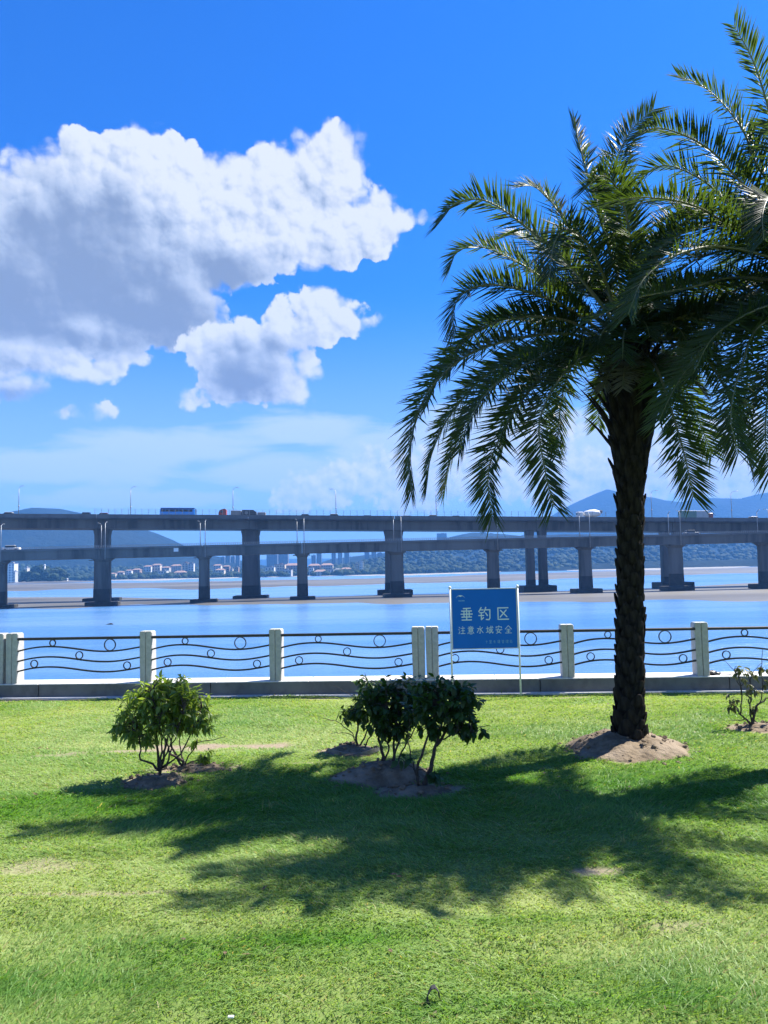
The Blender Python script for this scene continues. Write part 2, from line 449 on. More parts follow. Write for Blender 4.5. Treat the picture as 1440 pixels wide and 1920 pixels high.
# ------------------------------------------------------------------ mesh helpers
class MB:
    def __init__(self):
        self.v, self.f, self.mi = [], [], []

    def add(self, vs, fs, mi=0):
        n = len(self.v)
        self.v.extend([tuple(p) for p in vs])
        self.f.extend([tuple(i + n for i in f) for f in fs])
        self.mi.extend([mi] * len(fs))

    def box(self, c, s, ax=None, mi=0):
        """box centred at c, full sizes s, along axes ax (3 vectors)"""
        ax = ax or (Vector((1, 0, 0)), Vector((0, 1, 0)), Vector((0, 0, 1)))
        c = Vector(c)
        hx, hy, hz = ax[0] * (s[0] / 2), ax[1] * (s[1] / 2), ax[2] * (s[2] / 2)
        vs = [c - hx - hy - hz, c + hx - hy - hz, c + hx + hy - hz, c - hx + hy - hz,
              c - hx - hy + hz, c + hx - hy + hz, c + hx + hy + hz, c - hx + hy + hz]
        self.add(vs, [(3, 2, 1, 0), (4, 5, 6, 7), (0, 1, 5, 4), (1, 2, 6, 5), (2, 3, 7, 6), (3, 0, 4, 7)], mi)

    def bevbox(self, c, s, b, ax=None, mi=0):
        """box with its eight corners and twelve edges cut back by b"""
        ax = ax or (Vector((1, 0, 0)), Vector((0, 1, 0)), Vector((0, 0, 1)))
        c = Vector(c)
        X, Y, Z = s[0] / 2, s[1] / 2, s[2] / 2

        def ring(z, k):
            x, y = X - k, Y - k
            bb = b
            pts = [(-x + bb, -y), (x - bb, -y), (x, -y + bb), (x, y - bb), (x - bb, y), (-x + bb, y), (-x, y - bb), (-x, -y + bb)]
            return [c + ax[0] * p[0] + ax[1] * p[1] + ax[2] * z for p in pts]
        rings = [ring(-Z, b), ring(-Z + b, 0), ring(Z - b, 0), ring(Z, b)]
        vs = sum(rings, [])
        fs = [tuple(reversed(range(8))), tuple(range(24, 32))]
        for k in range(3):
            for i in range(8):
                j = (i + 1) % 8
                fs.append((k * 8 + i, k * 8 + j, k * 8 + 8 + j, k * 8 + 8 + i))
        self.add(vs, fs, mi)

    def tube(self, pts, rad, n=6, caps=True, mi=0):
        pts = [Vector(p) for p in pts]
        if not hasattr(rad, '__len__'):
            rad = [rad] * len(pts)
        t = (pts[1] - pts[0]).normalized()
        u = t.orthogonal().normalized()
        vs = []
        for i, p in enumerate(pts):
            if i == 0:
                tn = pts[1] - pts[0]
            elif i == len(pts) - 1:
                tn = pts[-1] - pts[-2]
            else:
                tn = pts[i + 1] - pts[i - 1]
            tn = tn.normalized()
            u = (u - tn * u.dot(tn)).normalized()
            w = tn.cross(u)
            for k in range(n):
                a = 2 * math.pi * k / n
                vs.append(p + (u * math.cos(a) + w * math.sin(a)) * rad[i])
        fs = []
        for i in range(len(pts) - 1):
            for k in range(n):
                k2 = (k + 1) % n
                fs.append((i * n + k, i * n + k2, (i + 1) * n + k2, (i + 1) * n + k))
        if caps:
            fs.append(tuple(reversed(range(n))))
            fs.append(tuple(range((len(pts) - 1) * n, len(pts) * n)))
        self.add(vs, fs, mi)

    def ribbon(self, pts, w, h, side, mi=0):
        """bar of rectangular section along pts; w along `side`, h across it"""
        pts = [Vector(p) for p in pts]
        side = Vector(side).normalized()
        vs = []
        for i, p in enumerate(pts):
            tn = (pts[min(i + 1, len(pts) - 1)] - pts[max(i - 1, 0)]).normalized()
            up = side.cross(tn).normalized()
            for (a, b) in ((-1, -1), (1, -1), (1, 1), (-1, 1)):
                vs.append(p + side * (a * w / 2) + up * (b * h / 2))
        fs = []
        for i in range(len(pts) - 1):
            for k in range(4):
                k2 = (k + 1) % 4
                fs.append((i * 4 + k, i * 4 + k2, i * 4 + 4 + k2, i * 4 + 4 + k))
        n = (len(pts) - 1) * 4
        fs += [(3, 2, 1, 0), (n, n + 1, n + 2, n + 3)]
        self.add(vs, fs, mi)

    def loft(self, rings, mi=0, caps=True):
        n = len(rings[0])
        vs = sum([list(r) for r in rings], [])
        fs = []
        for i in range(len(rings) - 1):
            for k in range(n):
                k2 = (k + 1) % n
                fs.append((i * n + k, i * n + k2, (i + 1) * n + k2, (i + 1) * n + k))
        if caps:
            fs.append(tuple(reversed(range(n))))
            fs.append(tuple(range((len(rings) - 1) * n, len(rings) * n)))
        self.add(vs, fs, mi)

    def ball(self, c, r, nu=8, nv=5, sx=1, sy=1, sz=1, jit=0.0, rg=None, mi=0):
        c = Vector(c)
        vs, fs = [], []
        for j in range(nv + 1):
            th = math.pi * j / nv
            for i in range(nu):
                ph = 2 * math.pi * i / nu
                k = 1 + (rg.uniform(-jit, jit) if rg else 0)
                vs.append(c + Vector((r * sx * k * math.sin(th) * math.cos(ph), r * sy * k * math.sin(th) * math.sin(ph), r * sz * k * math.cos(th))))
        for j in range(nv):
            for i in range(nu):
                i2 = (i + 1) % nu
                fs.append((j * nu + i, (j + 1) * nu + i, (j + 1) * nu + i2, j * nu + i2))
        self.add(vs, fs, mi)

    def mesh(self, name, mats, origin=(0, 0, 0), smooth=False):
        me = bpy.data.meshes.new(name)
        o = Vector(origin)
        me.from_pydata([(a - o.x, b - o.y, c - o.z) for a, b, c in self.v], [], self.f)
        for mm in (mats if isinstance(mats, (list, tuple)) else [mats]):
            me.materials.append(mm)
        if len(me.materials) > 1:
            me.polygons.foreach_set('material_index', self.mi)
        if smooth:
            me.polygons.foreach_set('use_smooth', [True] * len(self.f))
        me.validate()
        return me

    def build(self, name, mats, parent=None, smooth=False, origin=None):
        if origin is None:
            origin = world_of(parent) if parent else Vector((0, 0, 0))
        o = bpy.data.objects.new(name, self.mesh(name, mats, origin, smooth))
        COL.objects.link(o)
        if parent:
            o.parent = parent
        return o


def world_of(o):
    p = Vector((0, 0, 0))
    while o:
        p += o.location
        o = o.parent
    return p


def thing(name, loc, label, cat, group=None):
    o = bpy.data.objects.new(name, None)
    o.empty_display_size = 0.2
    o.location = loc
    COL.objects.link(o)
    return tag(o, label, cat, group)


def tag(o, label, cat, group=None):
    o['label'] = label
    o['category'] = cat
    if group:
        o['group'] = group
    return o


def kind(o, k, label=None):
    o['kind'] = k
    if label:
        o['label'] = label
    return o


def share(name, me, parent, loc, rot=None, scale=None):
    """a part that uses mesh data already made"""
    o = bpy.data.objects.new(name, me)
    COL.objects.link(o)
    o.parent = parent
    o.location = Vector(loc) - world_of(parent) if parent else loc
    if rot is not None:
        o.rotation_mode = 'QUATERNION'
        o.rotation_quaternion = rot
    if scale is not None:
        o.scale = scale
    return o


def copy_thing(root, loc, rotz, label):
    r = root.copy()
    COL.objects.link(r)
    r.location = loc
    r.rotation_euler = (0, 0, rotz)
    r['label'] = label
    for ch in list(root.children):
        c = ch.copy()
        COL.objects.link(c)
        c.parent = r
        for g in ch.children:
            d = g.copy()
            COL.objects.link(d)
            d.parent = c
    return r


def hash2(ix, iy, seed):
    h = (ix * 374761393 + iy * 668265263 + seed * 974634777) & 0xffffffff
    h = ((h ^ (h >> 13)) * 1274126177) & 0xffffffff
    return ((h ^ (h >> 16)) & 0xffff) / 65535.0


def vnoise(x, y, seed=0):
    x, y = np.asarray(x, float), np.asarray(y, float)
    ix, iy = np.floor(x).astype(np.int64), np.floor(y).astype(np.int64)
    fx, fy = x - ix, y - iy
    fx, fy = fx * fx * (3 - 2 * fx), fy * fy * (3 - 2 * fy)
    a, b = hash2(ix, iy, seed), hash2(ix + 1, iy, seed)
    c, d = hash2(ix, iy + 1, seed), hash2(ix + 1, iy + 1, seed)
    return (a * (1 - fx) + b * fx) * (1 - fy) + (c * (1 - fx) + d * fx) * fy


def fbm(x, y, seed=0, octv=4):
    s, a, t = 0, 1.0, 0
    for o in range(octv):
        s = s + a * vnoise(np.asarray(x) * 2 ** o + 17.3 * o, np.asarray(y) * 2 ** o - 9.1 * o, seed + o)
        t += a
        a *= 0.5
    return s / t


def grid_mesh(name, X, Y, Z, matl, smooth=True):
    """X, Y, Z: (rows, cols) arrays"""
    nr, nc = X.shape
    me = bpy.data.meshes.new(name)
    co = np.stack([X, Y, Z], -1).reshape(-1, 3)
    idx = np.arange(nr * nc).reshape(nr, nc)
    q = np.stack([idx[:-1, :-1], idx[:-1, 1:], idx[1:, 1:], idx[1:, :-1]], -1).reshape(-1, 4)
    me.vertices.add(len(co))
    me.vertices.foreach_set('co', co.ravel())
    me.loops.add(q.size)
    me.loops.foreach_set('vertex_index', q.ravel())
    me.polygons.add(len(q))
    me.polygons.foreach_set('loop_start', np.arange(0, q.size, 4))
    me.polygons.foreach_set('use_smooth', np.full(len(q), smooth))
    me.update()
    me.validate()
    me.materials.append(matl)
    o = bpy.data.objects.new(name, me)
    COL.objects.link(o)
    return o


def interp(x, pts):
    xs, ys = zip(*pts)
    return np.interp(x, xs, ys)


WATER_Z = -6.5
# ------------------------------------------------------------------ lawn
FA = (-5.30, 10.72)      # wall face, left of the picture
FB = (5.10, 10.02)       # and right
fdir = Vector((FB[0] - FA[0], FB[1] - FA[1], 0)).normalized()
fnor = Vector((-fdir.y, fdir.x, 0))                        # away from the camera
FAX = (fdir, fnor, Vector((0, 0, 1)))


def wall_y(x):
    return FA[1] + (x - FA[0]) * (FB[1] - FA[1]) / (FB[0] - FA[0])


# soil mounds: centre, radius x, radius y, height
PALM_A = gp(1181, 1404)
PALM_B = Vector((4.2, 6.7, 0))
SH = {'left': gp(299, 1462), 'behind': gp(345, 1441), 'back': gp(662, 1408), 'mid': gp(730, 1450), 'front': gp(793, 1480), 'edge': gp(1407, 1366)}
MOUNDS = [(PALM_A.x - 0.01, PALM_A.y + 0.02, 0.60, 0.56, 0.19), (PALM_B.x + 0.05, PALM_B.y, 0.45, 0.45, 0.13),
          (SH['left'].x - 0.03, SH['left'].y - 0.03, 0.32, 0.22, 0.07), (SH['behind'].x + 0.1, SH['behind'].y, 0.36, 0.16, 0.05),
          (SH['back'].x - 0.02, SH['back'].y + 0.0, 0.27, 0.22, 0.08), (SH['mid'].x - 0.05, SH['mid'].y - 0.08, 0.46, 0.30, 0.15),
          (SH['front'].x - 0.06, SH['front'].y - 0.02, 0.34, 0.19, 0.07), (SH['edge'].x + 0.12, SH['edge'].y, 0.40, 0.25, 0.06)]


def lawn_z(x, y):
    z = 0.035 * (fbm(x * 0.9, y * 1.3, 3, 3) - 0.5) + 0.034 * (fbm(x * 1.6, y * 4.5, 8, 3) - 0.5)
    return z


def soil_amount(x, y):
    """0 = closed turf, 1 = bare earth"""
    s = np.zeros_like(np.asarray(x, float))
    n = fbm(x * 4, y * 4, 21, 4) - 0.5
    for (cx, cy_, rx, ry, h) in MOUNDS:
        d = np.hypot((x - cx) / (rx * 0.93), (y - cy_) / (ry * 0.93))
        s = np.maximum(s, np.clip((1.06 - d + n * 1.0) * 4, 0, 1))
    # worn streak behind the left shrub and scattered thin spots
    for (px, py, rx, ry, w) in ((420, 1398, 0.75, 0.12, 1.0), (260, 1408, 0.7, 0.07, 0.9), (100, 1415, 0.6, 0.05, 0.6), (95, 1330, 0.35, 0.10, 0.0),
                                (80, 1625, 0.45, 0.12, 0.5), (1120, 1632, 0.22, 0.07, 0.9), (60, 1312, 1.0, 0.16, 1.0), (270, 1675, 0.35, 0.02, 0.6),
                                (90, 1680, 0.5, 0.02, 0.6), (1260, 1735, 0.25, 0.05, 0.5), (600, 1310, 0.6, 0.05, 0.9), (1060, 1308, 0.5, 0.05, 0.9), (590, 1430, 0.3, 0.05, 0.6)):
        c = gp(px, py)
        d = np.hypot((x - c.x) / rx, (y - c.y) / ry)
        s = np.maximum(s, w * np.clip((1.0 - d + n * 1.6) * 2.2, 0, 1))
    return s


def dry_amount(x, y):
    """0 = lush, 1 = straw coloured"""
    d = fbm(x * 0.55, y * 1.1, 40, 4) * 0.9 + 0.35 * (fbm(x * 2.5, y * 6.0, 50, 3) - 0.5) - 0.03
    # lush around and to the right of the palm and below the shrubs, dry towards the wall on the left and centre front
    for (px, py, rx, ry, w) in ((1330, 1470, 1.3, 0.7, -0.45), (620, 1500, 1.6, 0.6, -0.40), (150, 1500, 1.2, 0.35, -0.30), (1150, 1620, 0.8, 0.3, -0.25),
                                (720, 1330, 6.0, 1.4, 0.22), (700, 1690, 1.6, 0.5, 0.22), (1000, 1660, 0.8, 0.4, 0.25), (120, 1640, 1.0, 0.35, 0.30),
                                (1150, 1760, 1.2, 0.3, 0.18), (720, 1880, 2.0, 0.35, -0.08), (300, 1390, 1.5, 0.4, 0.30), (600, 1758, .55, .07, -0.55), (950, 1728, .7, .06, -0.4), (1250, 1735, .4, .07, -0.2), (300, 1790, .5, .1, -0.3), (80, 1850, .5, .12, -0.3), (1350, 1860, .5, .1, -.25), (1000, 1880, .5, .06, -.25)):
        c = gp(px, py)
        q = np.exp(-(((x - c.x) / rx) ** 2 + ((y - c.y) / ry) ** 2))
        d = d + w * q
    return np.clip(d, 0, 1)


def build_lawn():
    xs = np.linspace(-16, 16, 330)
    ys = np.concatenate([np.linspace(-12, 1.5, 30), np.linspace(1.6, 12.4, 230)])
    X, Y = np.meshgrid(xs, ys)
    Yw = wall_y(X) + 0.03
    Y = np.minimum(Y, Yw + 0.02)
    Z = lawn_z(X, Y)
    mt, M = new_mat('lawn_turf')
    bs = M.node('ShaderNodeBsdfPrincipled')
    bs.inputs['Roughness'].default_value = 0.95
    bs.inputs['Specular IOR Level'].default_value = 0.1
    out = M.node('ShaderNodeOutputMaterial')
    M.put(out.inputs[0], bs.outputs[0])
    a = M.node('ShaderNodeAttribute', attribute_name='turf')
    pos = M.node('ShaderNodeNewGeometry').outputs['Position']
    n = M.step(M.noise(pos, 38, 6.0, 0.65), 0.3, 0.72)
    c = M.mix(n, M.mix(1.0, a.outputs['Color'], (0.70, 0.70, 0.65), 'MULTIPLY'), a.outputs['Color'])
    M.put(bs.inputs['Base Color'], c)
    b = M.node('ShaderNodeBump')
    b.inputs['Strength'].default_value = 0.7
    b.inputs['Distance'].default_value = 0.02
    M.put(b.inputs['Height'], M.noise(pos, 55, 5.0, 0.7))
    M.put(bs.inputs['Normal'], b.outputs[0])
    o = grid_mesh('lawn', X, Y, Z, mt)
    kind(o, 'structure', 'sunlit green lawn with bare patches of earth')
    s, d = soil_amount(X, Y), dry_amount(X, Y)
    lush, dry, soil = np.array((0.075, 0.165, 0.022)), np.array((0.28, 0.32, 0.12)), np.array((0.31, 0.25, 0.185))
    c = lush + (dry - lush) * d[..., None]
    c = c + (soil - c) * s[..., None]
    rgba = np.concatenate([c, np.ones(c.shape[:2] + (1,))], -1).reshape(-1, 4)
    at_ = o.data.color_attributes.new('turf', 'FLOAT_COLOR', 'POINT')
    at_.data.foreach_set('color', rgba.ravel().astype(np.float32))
    return o


build_lawn()


def build_grass():
    """every blade is three faces; density follows distance"""
    bands = [(2.2, 3.4, 15000, 1.0), (3.4, 4.8, 10500, 1.1), (4.8, 7.0, 6200, 1.3), (7.0, 10.7, 3600, 1.7)]
    PX, PY, PS = [], [], []
    for (y0, y1, dens, ws) in bands:
        half = lambda y: 0.56 * y + 2.4
        area = 2 * (y1 - y0) * half((y0 + y1) / 2)
        n = int(area * dens)
        y = nrng.uniform(y0, y1, n)
        x = nrng.uniform(-1, 1, n) * half(y)
        PX.append(x); PY.append(y); PS.append(np.full(n, ws))
    x, y, ws = np.concatenate(PX), np.concatenate(PY), np.concatenate(PS)
    s = soil_amount(x, y)
    clump = fbm(x * 7, y * 7, 77, 3)
    keep = (nrng.random(len(x)) > np.clip(s * 1.1, 0, 0.995)) & (y < wall_y(x) - 0.04) & (nrng.random(len(x)) < 0.35 + 1.1 * clump)
    x, y, ws, clump = x[keep], y[keep], ws[keep], clump[keep]
    n = len(x)
    d = dry_amount(x, y)
    h = (0.018 + 0.034 * nrng.random(n) ** 1.6) * (1.15 - 0.55 * d) * (0.65 + 0.7 * clump)
    tall = nrng.random(n) < 0.012
    h[tall] *= 1.9
    z = lawn_z(x, y)
    ang = nrng.uniform(0, 2 * np.pi, n)
    # trampled swirl: blades lean with a slow field
    la = fbm(x * 0.7, y * 0.9, 91, 3) * 9 + nrng.normal(0, 0.9, n)
    lean = h * (0.7 + 1.3 * nrng.random(n))
    h = h * 0.54
    lx, ly = np.cos(la) * lean, np.sin(la) * lean
    w = (0.0016 + 0.0016 * nrng.random(n)) * ws
    wx, wy = np.cos(ang) * w, np.sin(ang) * w
    V = np.zeros((n, 5, 3))
    V[:, 0] = np.stack([x - wx, y - wy, z - 0.004], -1)
    V[:, 1] = np.stack([x + wx, y + wy, z - 0.004], -1)
    V[:, 2] = np.stack([x + wx * 0.8 + lx * 0.38, y + wy * 0.8 + ly * 0.38, z + h * 0.62], -1)
    V[:, 3] = np.stack([x - wx * 0.8 + lx * 0.38, y - wy * 0.8 + ly * 0.38, z + h * 0.62], -1)
    V[:, 4] = np.stack([x + lx, y + ly, z + h], -1)
    me = bpy.data.meshes.new('lawn_grass')
    me.vertices.add(n * 5)
    me.vertices.foreach_set('co', V.ravel())
    b = (np.arange(n) * 5)[:, None]
    loops = np.concatenate([b + 0, b + 1, b + 2, b + 3, b + 3, b + 2, b + 4], 1)
    me.loops.add(n * 7)
    me.loops.foreach_set('vertex_index', loops.ravel())
    me.polygons.add(n * 2)
    st = np.stack([np.arange(n) * 7, np.arange(n) * 7 + 4], -1)
    me.polygons.foreach_set('loop_start', st.ravel())
    me.update()
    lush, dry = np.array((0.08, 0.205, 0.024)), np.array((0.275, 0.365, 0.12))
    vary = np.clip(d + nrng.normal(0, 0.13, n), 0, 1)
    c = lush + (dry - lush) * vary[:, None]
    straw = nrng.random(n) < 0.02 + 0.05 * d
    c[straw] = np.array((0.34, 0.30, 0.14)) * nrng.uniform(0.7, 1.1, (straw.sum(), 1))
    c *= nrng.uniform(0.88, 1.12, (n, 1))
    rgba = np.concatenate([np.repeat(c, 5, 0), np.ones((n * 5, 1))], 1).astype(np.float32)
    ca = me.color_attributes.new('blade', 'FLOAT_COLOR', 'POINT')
    ca.data.foreach_set('color', rgba.ravel())
    me.materials.append(leaf_mat('grass_blade', None, None, (1.9, 1.75, 0.8), 0.5, 0.35, 0.42, attr='blade'))
    o = bpy.data.objects.new('lawn_grass', me)
    COL.objects.link(o)
    kind(o, 'stuff', 'short green and straw coloured grass covering the lawn')
    print('blades', n)


build_grass()


def build_tufts():
    """a few taller tussocks that stand out of the turf: one object each"""
    spots = [(1165, 1752, 0.11, 1, 'pale yellow grass tuft standing in the right foreground'), (503, 1515, 0.10, 1, 'yellowish grass tuft at the lower edge of the dark shrub shade'),
             (692, 1528, 0.08, 0, 'dark grass tuft below the middle soil mound'), (532, 1662, 0.07, 0, 'small green tuft on the open lawn below the long frond shadow'),
             (1250, 1638, 0.08, 1, 'lone pale grass stalk right of the frond shadow'), (1155, 1842, 0.06, 0, 'short dark green tuft at the lower right of the lawn'),
             (1168, 1580, 0.09, 1, 'thin pale tuft inside the right hand palm shadow'), (930, 1440, 0.12, 0, 'tall grass clump right of the dark shrubs'),
             (1000, 1425, 0.11, 0, 'tall grass clump at the left foot of the palm mound'), (350, 1546, 0.06, 1, 'tiny pale tuft under the shade left of the shrubs'),
             (980, 1905, 0.08, 0, 'leafy grass clump at the bottom edge of the lawn'), (1340, 1900, 0.08, 0, 'leafy grass clump in the bottom right corner'),
             (960, 1298, 0.10, 0, 'fringe of long grass at the foot of the sign post')]
    mt = [leaf_mat('tuft_green', (0.06, 0.13, 0.02), (0.10, 0.17, 0.03), (0.2, 0.3, 0.04), 0.5, 0.3, 0.4), leaf_mat('tuft_straw', (0.30, 0.30, 0.10), (0.38, 0.33, 0.14), (0.4, 0.4, 0.12), 0.5, 0.3, 0.4)]
    for (px, py, h, k, lab) in spots:
        p = gp(px, py)
        p.z = float(lawn_z(p.x, p.y)) - 0.01
        mb = MB()
        n = 9 if k else 26
        if 'lone' in lab:
            n = 2
        wide = 0.02 if k else 0.07
        if 'fringe' in lab:
            wide, n = 0.16, 60
        for i in range(n):
            q = p + Vector((rng.gauss(0, wide), rng.gauss(0, wide * 0.5), 0))
            a = rng.uniform(0, 6.28)
            hh = h * rng.uniform(0.5, 1.0)
            l = Vector((math.cos(a), math.sin(a), 0)) * hh * rng.uniform(0.15, 0.7)
            s = Vector((-math.sin(a), math.cos(a), 0)) * rng.uniform(0.0015, 0.003)
            m1, tip = q + l * 0.35 + Vector((0, 0, hh * 0.6)), q + l + Vector((0, 0, hh))
            if not mb.v:
                mb.v.append(tuple(p - Vector((0, 0, 0.01))))
            k0 = len(mb.v)
            mb.add([q - s, q + s, m1 + s * 0.8, m1 - s * 0.8, tip], [(0, 1, 2, 3), (3, 2, 4)])
            mb.f.append((0, k0, k0 + 1))
            mb.mi.append(0)
        o = mb.build('grass_tuft', mt[k], origin=p)
        o.location = p
        tag(o, lab, 'grass tuft', 'tufts standing out of the lawn')


build_tufts()


def build_litter():
    rg = random.Random(77)
    mb = MB()
    for i in range(110):
        y = rg.uniform(2.6, 9.8)
        x = rg.uniform(-0.55, 0.55) * y
        z = float(lawn_z(x, y)) + rg.uniform(0.012, 0.028)
        a, l = rg.uniform(0, 6.28), rg.uniform(0.012, 0.03)
        d = Vector((math.cos(a), math.sin(a), rg.uniform(-0.3, 0.3))) * l
        n = Vector((-math.sin(a), math.cos(a), rg.uniform(-0.3, 0.3))) * l * 0.32
        c = Vector((x, y, z))
        mb.add([c - d, c + n + Vector((0, 0, 0.004)), c + d, c - n], [(0, 1, 2), (0, 2, 3)])
    kind(mb.build('fallen_leaves', mat('dead_leaf', (0.14, 0.085, 0.04), (0.05, 0.035, 0.02), 60, 0.8)), 'stuff', 'dry brown leaf bits scattered over the lawn')


build_litter()


def build_mounds():
    clod = []
    names = ['mound under the tall palm', 'mound under the palm at the right edge', 'mound under the left shrub', 'low earth rim behind the left shrub', 'mound under the small back shrub',
             'mound under the middle dark shrub', 'mound under the front dark shrub', 'low earth round the sparse right edge shrub']
    for i, (cx, cy_, rx, ry, h) in enumerate(MOUNDS):
        na, nr = 64, 18
        r = np.linspace(0, 1.22, nr)[:, None]
        a = np.linspace(0, 2 * np.pi, na + 1)[None, :]
        wob = 1 + 0.16 * (fbm(np.cos(a) * 1.5 + i * 7, np.sin(a) * 1.5, 60 + i, 3) - 0.5)
        X = cx + np.cos(a) * r * rx * wob
        Y = cy_ + np.sin(a) * r * ry * wob
        prof = np.clip(1 - r, -0.3, 1)
        prof = np.where(prof > 0, (np.sin(prof * np.pi / 2) ** 1.15), prof * 0.4)
        base = 0.05 if h < 0.1 else 0.06
        Z = lawn_z(X, Y) + h * (0.86 * prof) + h * 0.42 * (fbm(X * 6, Y * 6, 70 + i, 4) - 0.5) * (r < 1.0) + 0.02 * (fbm(X * 22, Y * 22, 80 + i, 2) - 0.5) - 0.012
        o = grid_mesh('soil_mound', X + 0 * Z, Y + 0 * Z, Z, M_SOIL)
        kind(o, 'structure', names[i])
        for k in range(int(120 * (rx * ry) ** 0.5 + 20)):
            aa, rr = rng.uniform(0, 6.28), math.sqrt(rng.random()) * 1.15
            x, y = cx + math.cos(aa) * rr * rx, cy_ + math.sin(aa) * rr * ry
            p = max(0, 1 - rr)
            z = float(lawn_z(x, y)) + h * 0.86 * (math.sin(p * math.pi / 2) ** 1.15) + 0.0
            clod.append((x, y, z, rng.choice((0.006, 0.008, 0.01, 0.014, 0.02))))
    mb = MB()
    for (x, y, z, s) in clod:
        mb.ball((x, y, z), s, 6, 4, 1.2, 1.0, 0.75, 0.25, rng)
    kind(mb.build('soil_clods', M_CLOD), 'stuff', 'loose clods and stones lying on the soil mounds')


build_mounds()

# ------------------------------------------------------------------ parapet wall and railing


def fpt(t, z=0.0, back=0.0):
    """t metres along the wall from FA, back metres behind its face"""
    return Vector((FA[0], FA[1], 0)) + fdir * t + fnor * back + Vector((0, 0, z))


def t_of(px, py=1270, back=0.15):
    A = fpt(0, 0, back)
    B = fpt(10, 0, back)
    x, y = online((A.x, A.y), (B.x, B.y), px, py)
    return (Vector((x, y, 0)) - A).dot(fdir)


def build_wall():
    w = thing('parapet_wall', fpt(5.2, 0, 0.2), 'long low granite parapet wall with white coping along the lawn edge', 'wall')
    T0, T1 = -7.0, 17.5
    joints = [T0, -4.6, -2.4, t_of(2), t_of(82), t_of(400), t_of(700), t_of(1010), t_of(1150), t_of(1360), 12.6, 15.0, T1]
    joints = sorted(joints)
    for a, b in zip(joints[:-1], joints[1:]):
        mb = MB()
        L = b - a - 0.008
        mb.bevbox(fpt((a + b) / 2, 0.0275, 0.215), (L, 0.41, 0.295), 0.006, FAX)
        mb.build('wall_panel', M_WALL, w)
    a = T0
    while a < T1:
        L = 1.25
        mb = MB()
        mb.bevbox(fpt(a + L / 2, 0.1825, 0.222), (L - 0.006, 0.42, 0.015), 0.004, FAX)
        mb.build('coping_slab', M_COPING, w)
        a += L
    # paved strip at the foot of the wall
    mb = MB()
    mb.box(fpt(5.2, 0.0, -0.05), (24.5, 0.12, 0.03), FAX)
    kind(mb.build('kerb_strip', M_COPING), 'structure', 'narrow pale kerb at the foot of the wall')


build_wall()
WALLTOP = 0.190
RAILZ, POSTTOP = 0.80, 0.885


def post_mesh():
    """tapering granite post: two halves with a groove between them, a stepped foot behind"""
    mb = MB()
    W2, Dp = 0.082, 0.105
    for s in (-1, 1):
        rings = []
        for (z, w, d) in ((0, 0.080, 0.125), (0.05, 0.080, 0.122), (0.60, 0.088, 0.088), (0.645, 0.086, 0.083), (0.662, 0.076, 0.07)):
            x0, x1 = (0.003, w) if s > 0 else (-w, -0.003)
            b = 0.008
            rings.append([Vector(p) for p in ((x0 + b * 0.4, -0.075, z), (x1 - b, -0.075, z), (x1, -0.075 + b, z), (x1, d - b, z), (x1 - b, d, z), (x0, d, z), (x0, -0.070, z))])
        mb.loft(rings)
    mb.box((0, 0.02, 0.32), (0.008, 0.16, 0.63))
    return mb.mesh('post', M_CONC_POST)


POST_ME = post_mesh()
ring_cache = {}


def ring_mesh(r):
    k = round(r, 4)
    if k not in ring_cache:
        mb = MB()
        n = 26
        pts = [Vector((math.cos(2 * math.pi * i / n) * r, 0, math.sin(2 * math.pi * i / n) * r)) for i in range(n + 1)]
        mb.ribbon(pts, 0.02, 0.011, (0, 1, 0))
        ring_cache[k] = mb.mesh('ring', M_IRON, smooth=False)
    return ring_cache[k]


FROT = Matrix((fdir, fnor, Vector((0, 0, 1)))).transposed().to_quaternion()


def build_run(ts, label, open_left=None):
    """a run of railing standing on the wall; ts = positions of its posts"""
    mid = (ts[0] + ts[-1]) / 2
    r = thing('iron_railing', fpt(mid, WALLTOP, 0.15), label, 'railing', 'railing runs along the seawall')
    for t in ts:
        share('post', POST_ME, r, fpt(t, WALLTOP - 0.004, 0.105), FROT, (1, 1, 1.05))
    for a, b in zip(ts[:-1], ts[1:]):
        a2, b2 = a + 0.083, b - 0.083
        L = b2 - a2
        y0 = 0.046
        mb = MB()
        mb.bevbox(fpt((a + b) / 2, RAILZ, y0), (L + 0.01, 0.05, 0.036), 0.006, FAX)
        mb.build('top_rail', M_IRON, r)
        waves = []
        for zc in (0.655, 0.515, 0.378):
            pts = []
            for i in range(25):
                u = i / 24
                z = zc + 0.042 * math.sin(2 * math.pi * (u * 1.02)) + 0.018 * (u - 0.5) - 0.012 * (1 - min(1, u * 6)) ** 2
                pts.append(fpt(a2 + L * u, z, y0))
            waves.append(pts)
            mb = MB()
            mb.ribbon(pts, 0.03, 0.021, fnor)
            mb.build('wave_bar', M_IRON, r)

        def wz(k, u):
            p = waves[k]
            i = min(23, int(u * 24))
            f = u * 24 - i
            return p[i].z * (1 - f) + p[i + 1].z * f
        top = RAILZ - 0.018
        # rings sit in the gap between two bars
        for (u, hi, lo) in ((0.285, None, 0), (0.755, None, 0), (0.505, 0, 1), (0.135, 1, 2), (0.895, 1, 2)):
            zt = (top if hi is None else wz(hi, u) - 0.0085)
            zb = wz(lo, u) + 0.0085
            rad = (zt - zb) / 2
            if hi is not None:
                rad = min(rad, 0.049)
            share('ring', ring_mesh(rad), r, fpt(a2 + L * u, zb + rad, y0), FROT)
    return r


